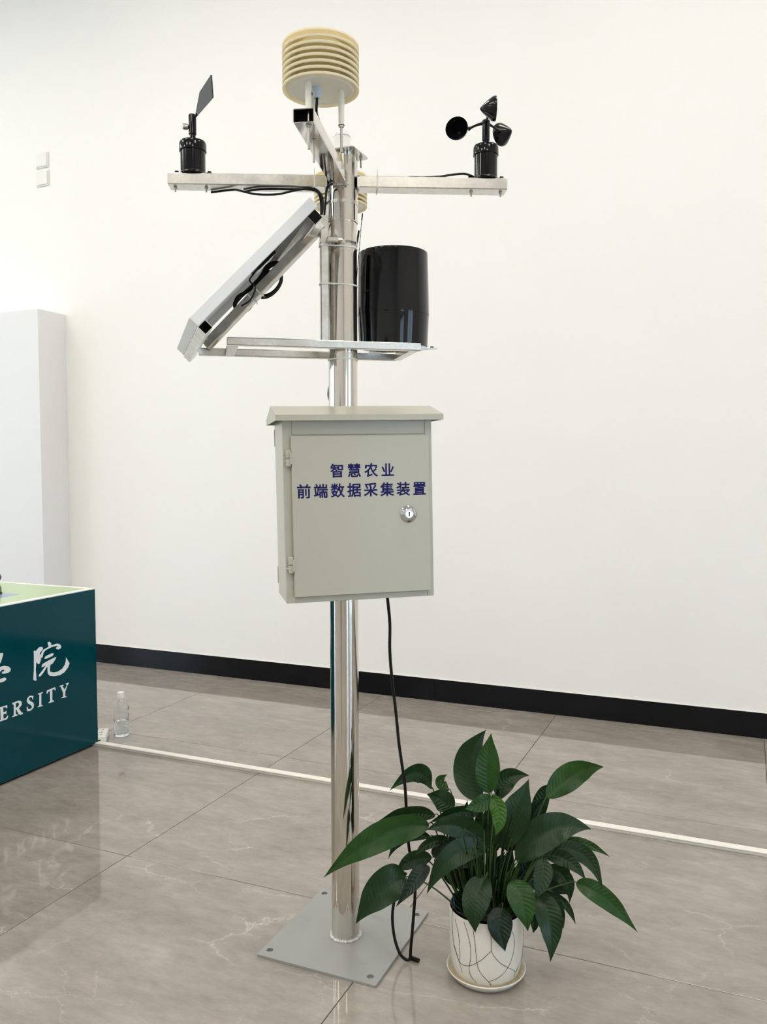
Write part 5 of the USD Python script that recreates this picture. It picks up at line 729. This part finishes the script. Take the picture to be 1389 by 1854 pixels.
part(pot, 'crackle_lines', join([tube([pc + T_([math.cos(math.radians(a)) * (pot_r(z) + .0001), math.sin(math.radians(a)) * (pot_r(z) + .0001), z]) for a, z in c], .0008, 6, 5) for c in CRACKS if len(c) > 1]), 'crack', True, label='thin dark drawn crackle lines')
part(pt, 'inner_pot', lathe([(.092, .16), (.101, .205), (.1035, .214), (.1020, .2155), (.0995, .212), (.0985, .205)], 64, pc), 'black_plastic')
part(pt, 'soil', lathe([(0, .196), (.05, .194), (.0985, .188)], 48, pc), 'soil')
def leaf_mesh(B, M_, T, s, width, seed):
    r = np.random.default_rng(seed)
    B, M_, T, s = T_(B), T_(M_), T_(T), T_(s)
    ctl = 2 * M_ - (B + T) / 2
    ns, nv = 52, 12
    tt = np.linspace(0, 1, ns)
    c = (1 - tt)[:, None] ** 2 * B + 2 * ((1 - tt) * tt)[:, None] * ctl + tt[:, None] ** 2 * T
    tan = np.gradient(c, axis=0); tan /= np.linalg.norm(tan, axis=1, keepdims=True)
    L = np.linalg.norm(np.diff(c, axis=0), axis=1).sum()
    prof = tt ** .62 * (1 - tt) ** .95 * (1 - .35 * np.clip((tt - .72) / .28, 0, 1)); prof /= prof.max(); prof = np.maximum(prof, .012)
    prof[0] = .02
    S = s[None] - tan * (tan @ s)[:, None]; S /= np.linalg.norm(S, axis=1, keepdims=True)
    N = np.cross(S, tan)
    view = CAM - M_
    if (N[ns // 2] @ view) < 0: N = -N
    v = np.linspace(-1, 1, nv + 1)
    fold = .16 + .14 * r.random(); ph = r.random() * 6.28; wv = .07 + .10 * r.random(); tw = (r.random() - .5) * .35
    V = []
    for i in range(ns):
        hw = width / 2 * prof[i]
        for x in v:
            ax = abs(x)
            hgt = hw * fold * ax ** 1.2 + hw * wv * math.sin(tt[i] * 11 + ph + (2.2 if x > 0 else 0)) * ax ** 2 + tw * x * hw * tt[i]
            rib = .0017 * math.cos(2 * math.pi * (tt[i] * L / .0125 - ax * .9 * width / .03)) * min(1, 3 * ax) * (1 - ax ** 4) * min(1, prof[i] * 2)
            gro = -.0016 * max(0, 1 - ax * 6)
            V.append(c[i] + S[i] * x * hw * (1 - .06 * fold) + N[i] * (hgt + rib + gro))
    V = np.array(V); k = nv + 1; f = []
    flip = np.cross(S[0], tan[0]) @ N[0] < 0
    for i in range(ns - 1):
        for j in range(nv):
            a, b, c2, d = i * k + j, i * k + j + 1, (i + 1) * k + j + 1, (i + 1) * k + j
            f += [(a, b, c2), (a, c2, d)] if not flip else [(a, c2, b), (a, d, c2)]
    return trimesh.Trimesh(V, np.array(f), process=False)
LT_ = ['leaf_mid', 'leaf_light', 'leaf_bright', 'leaf_dark']
for k, (B, M_, T, s, wd, tone, root) in enumerate(LEAVES):
    lf = part(pt, 'leaf', leaf_mesh(B, M_, T, s, wd * 1.09, 100 + k), LT_[tone], True, label={2: 'bright fresh green leaf'}.get(tone))
    B, M_, root = T_(B), T_(M_), T_(root)
    d = (M_ - B); d /= np.linalg.norm(d)
    q = root + (B - root) * .55 + Z * .02 * min(1, max(0, (B[2] - root[2]) / .1))
    low = B[2] < root[2] + .05
    pts = [root, q + Z * (.06 if low else .0), B - d * .012, B + d * .01]
    part(lf, 'leaf_stalk', tube(pts, [.0030, .0024, .0019, .0012], 8, 8), 'stalk' if k % 3 else 'stalk_dark', True)
rs_ = np.random.default_rng(21)
for k in range(30):
    a, r1 = rs_.random() * 6.28, .02 + .05 * rs_.random(); hh = .16 + .16 * rs_.random(); ln = .3 + .5 * rs_.random()
    d = T_([math.cos(a), math.sin(a), 0])
    part(pt, 'leaf_stalk', tube([pc + d * r1 + Z * .19, pc + d * (r1 + .02 * ln) + Z * (.19 + hh * .5), pc + d * (r1 + .07 * ln) + Z * (.19 + hh)], [.0030, .0024, .0014], 8, 6), 'stalk_dark' if k % 4 else 'stalk', True)
tg = thing('plant_tag', 'blue plastic tag tucked inside the left rim of the white pot', 'tag', pc + T_([-.09, -.03, .2]))
aa = np.radians(np.linspace(176, 216, 10)); v = []
for a in aa:
    for rr, z in ((.0945, .196), (.0975, .232), (.0988, .232), (.0958, .196)): v.append(pc + T_([math.cos(a) * rr, math.sin(a) * rr, z - .012 * abs((math.degrees(a) - 196) / 20) ** 2 * (z > .2)]))
f = []
for i in range(9):
    for j in range(4):
        a, b = i * 4 + j, i * 4 + (j + 1) % 4
        f += [(a, a + 4, b + 4), (a, b + 4, b)]
f += [(0, 1, 2), (0, 2, 3), (36, 38, 37), (36, 39, 38)]
part(tg, 'card', trimesh.Trimesh(np.array(v), np.array(f), process=False), 'tag_blue', 30)
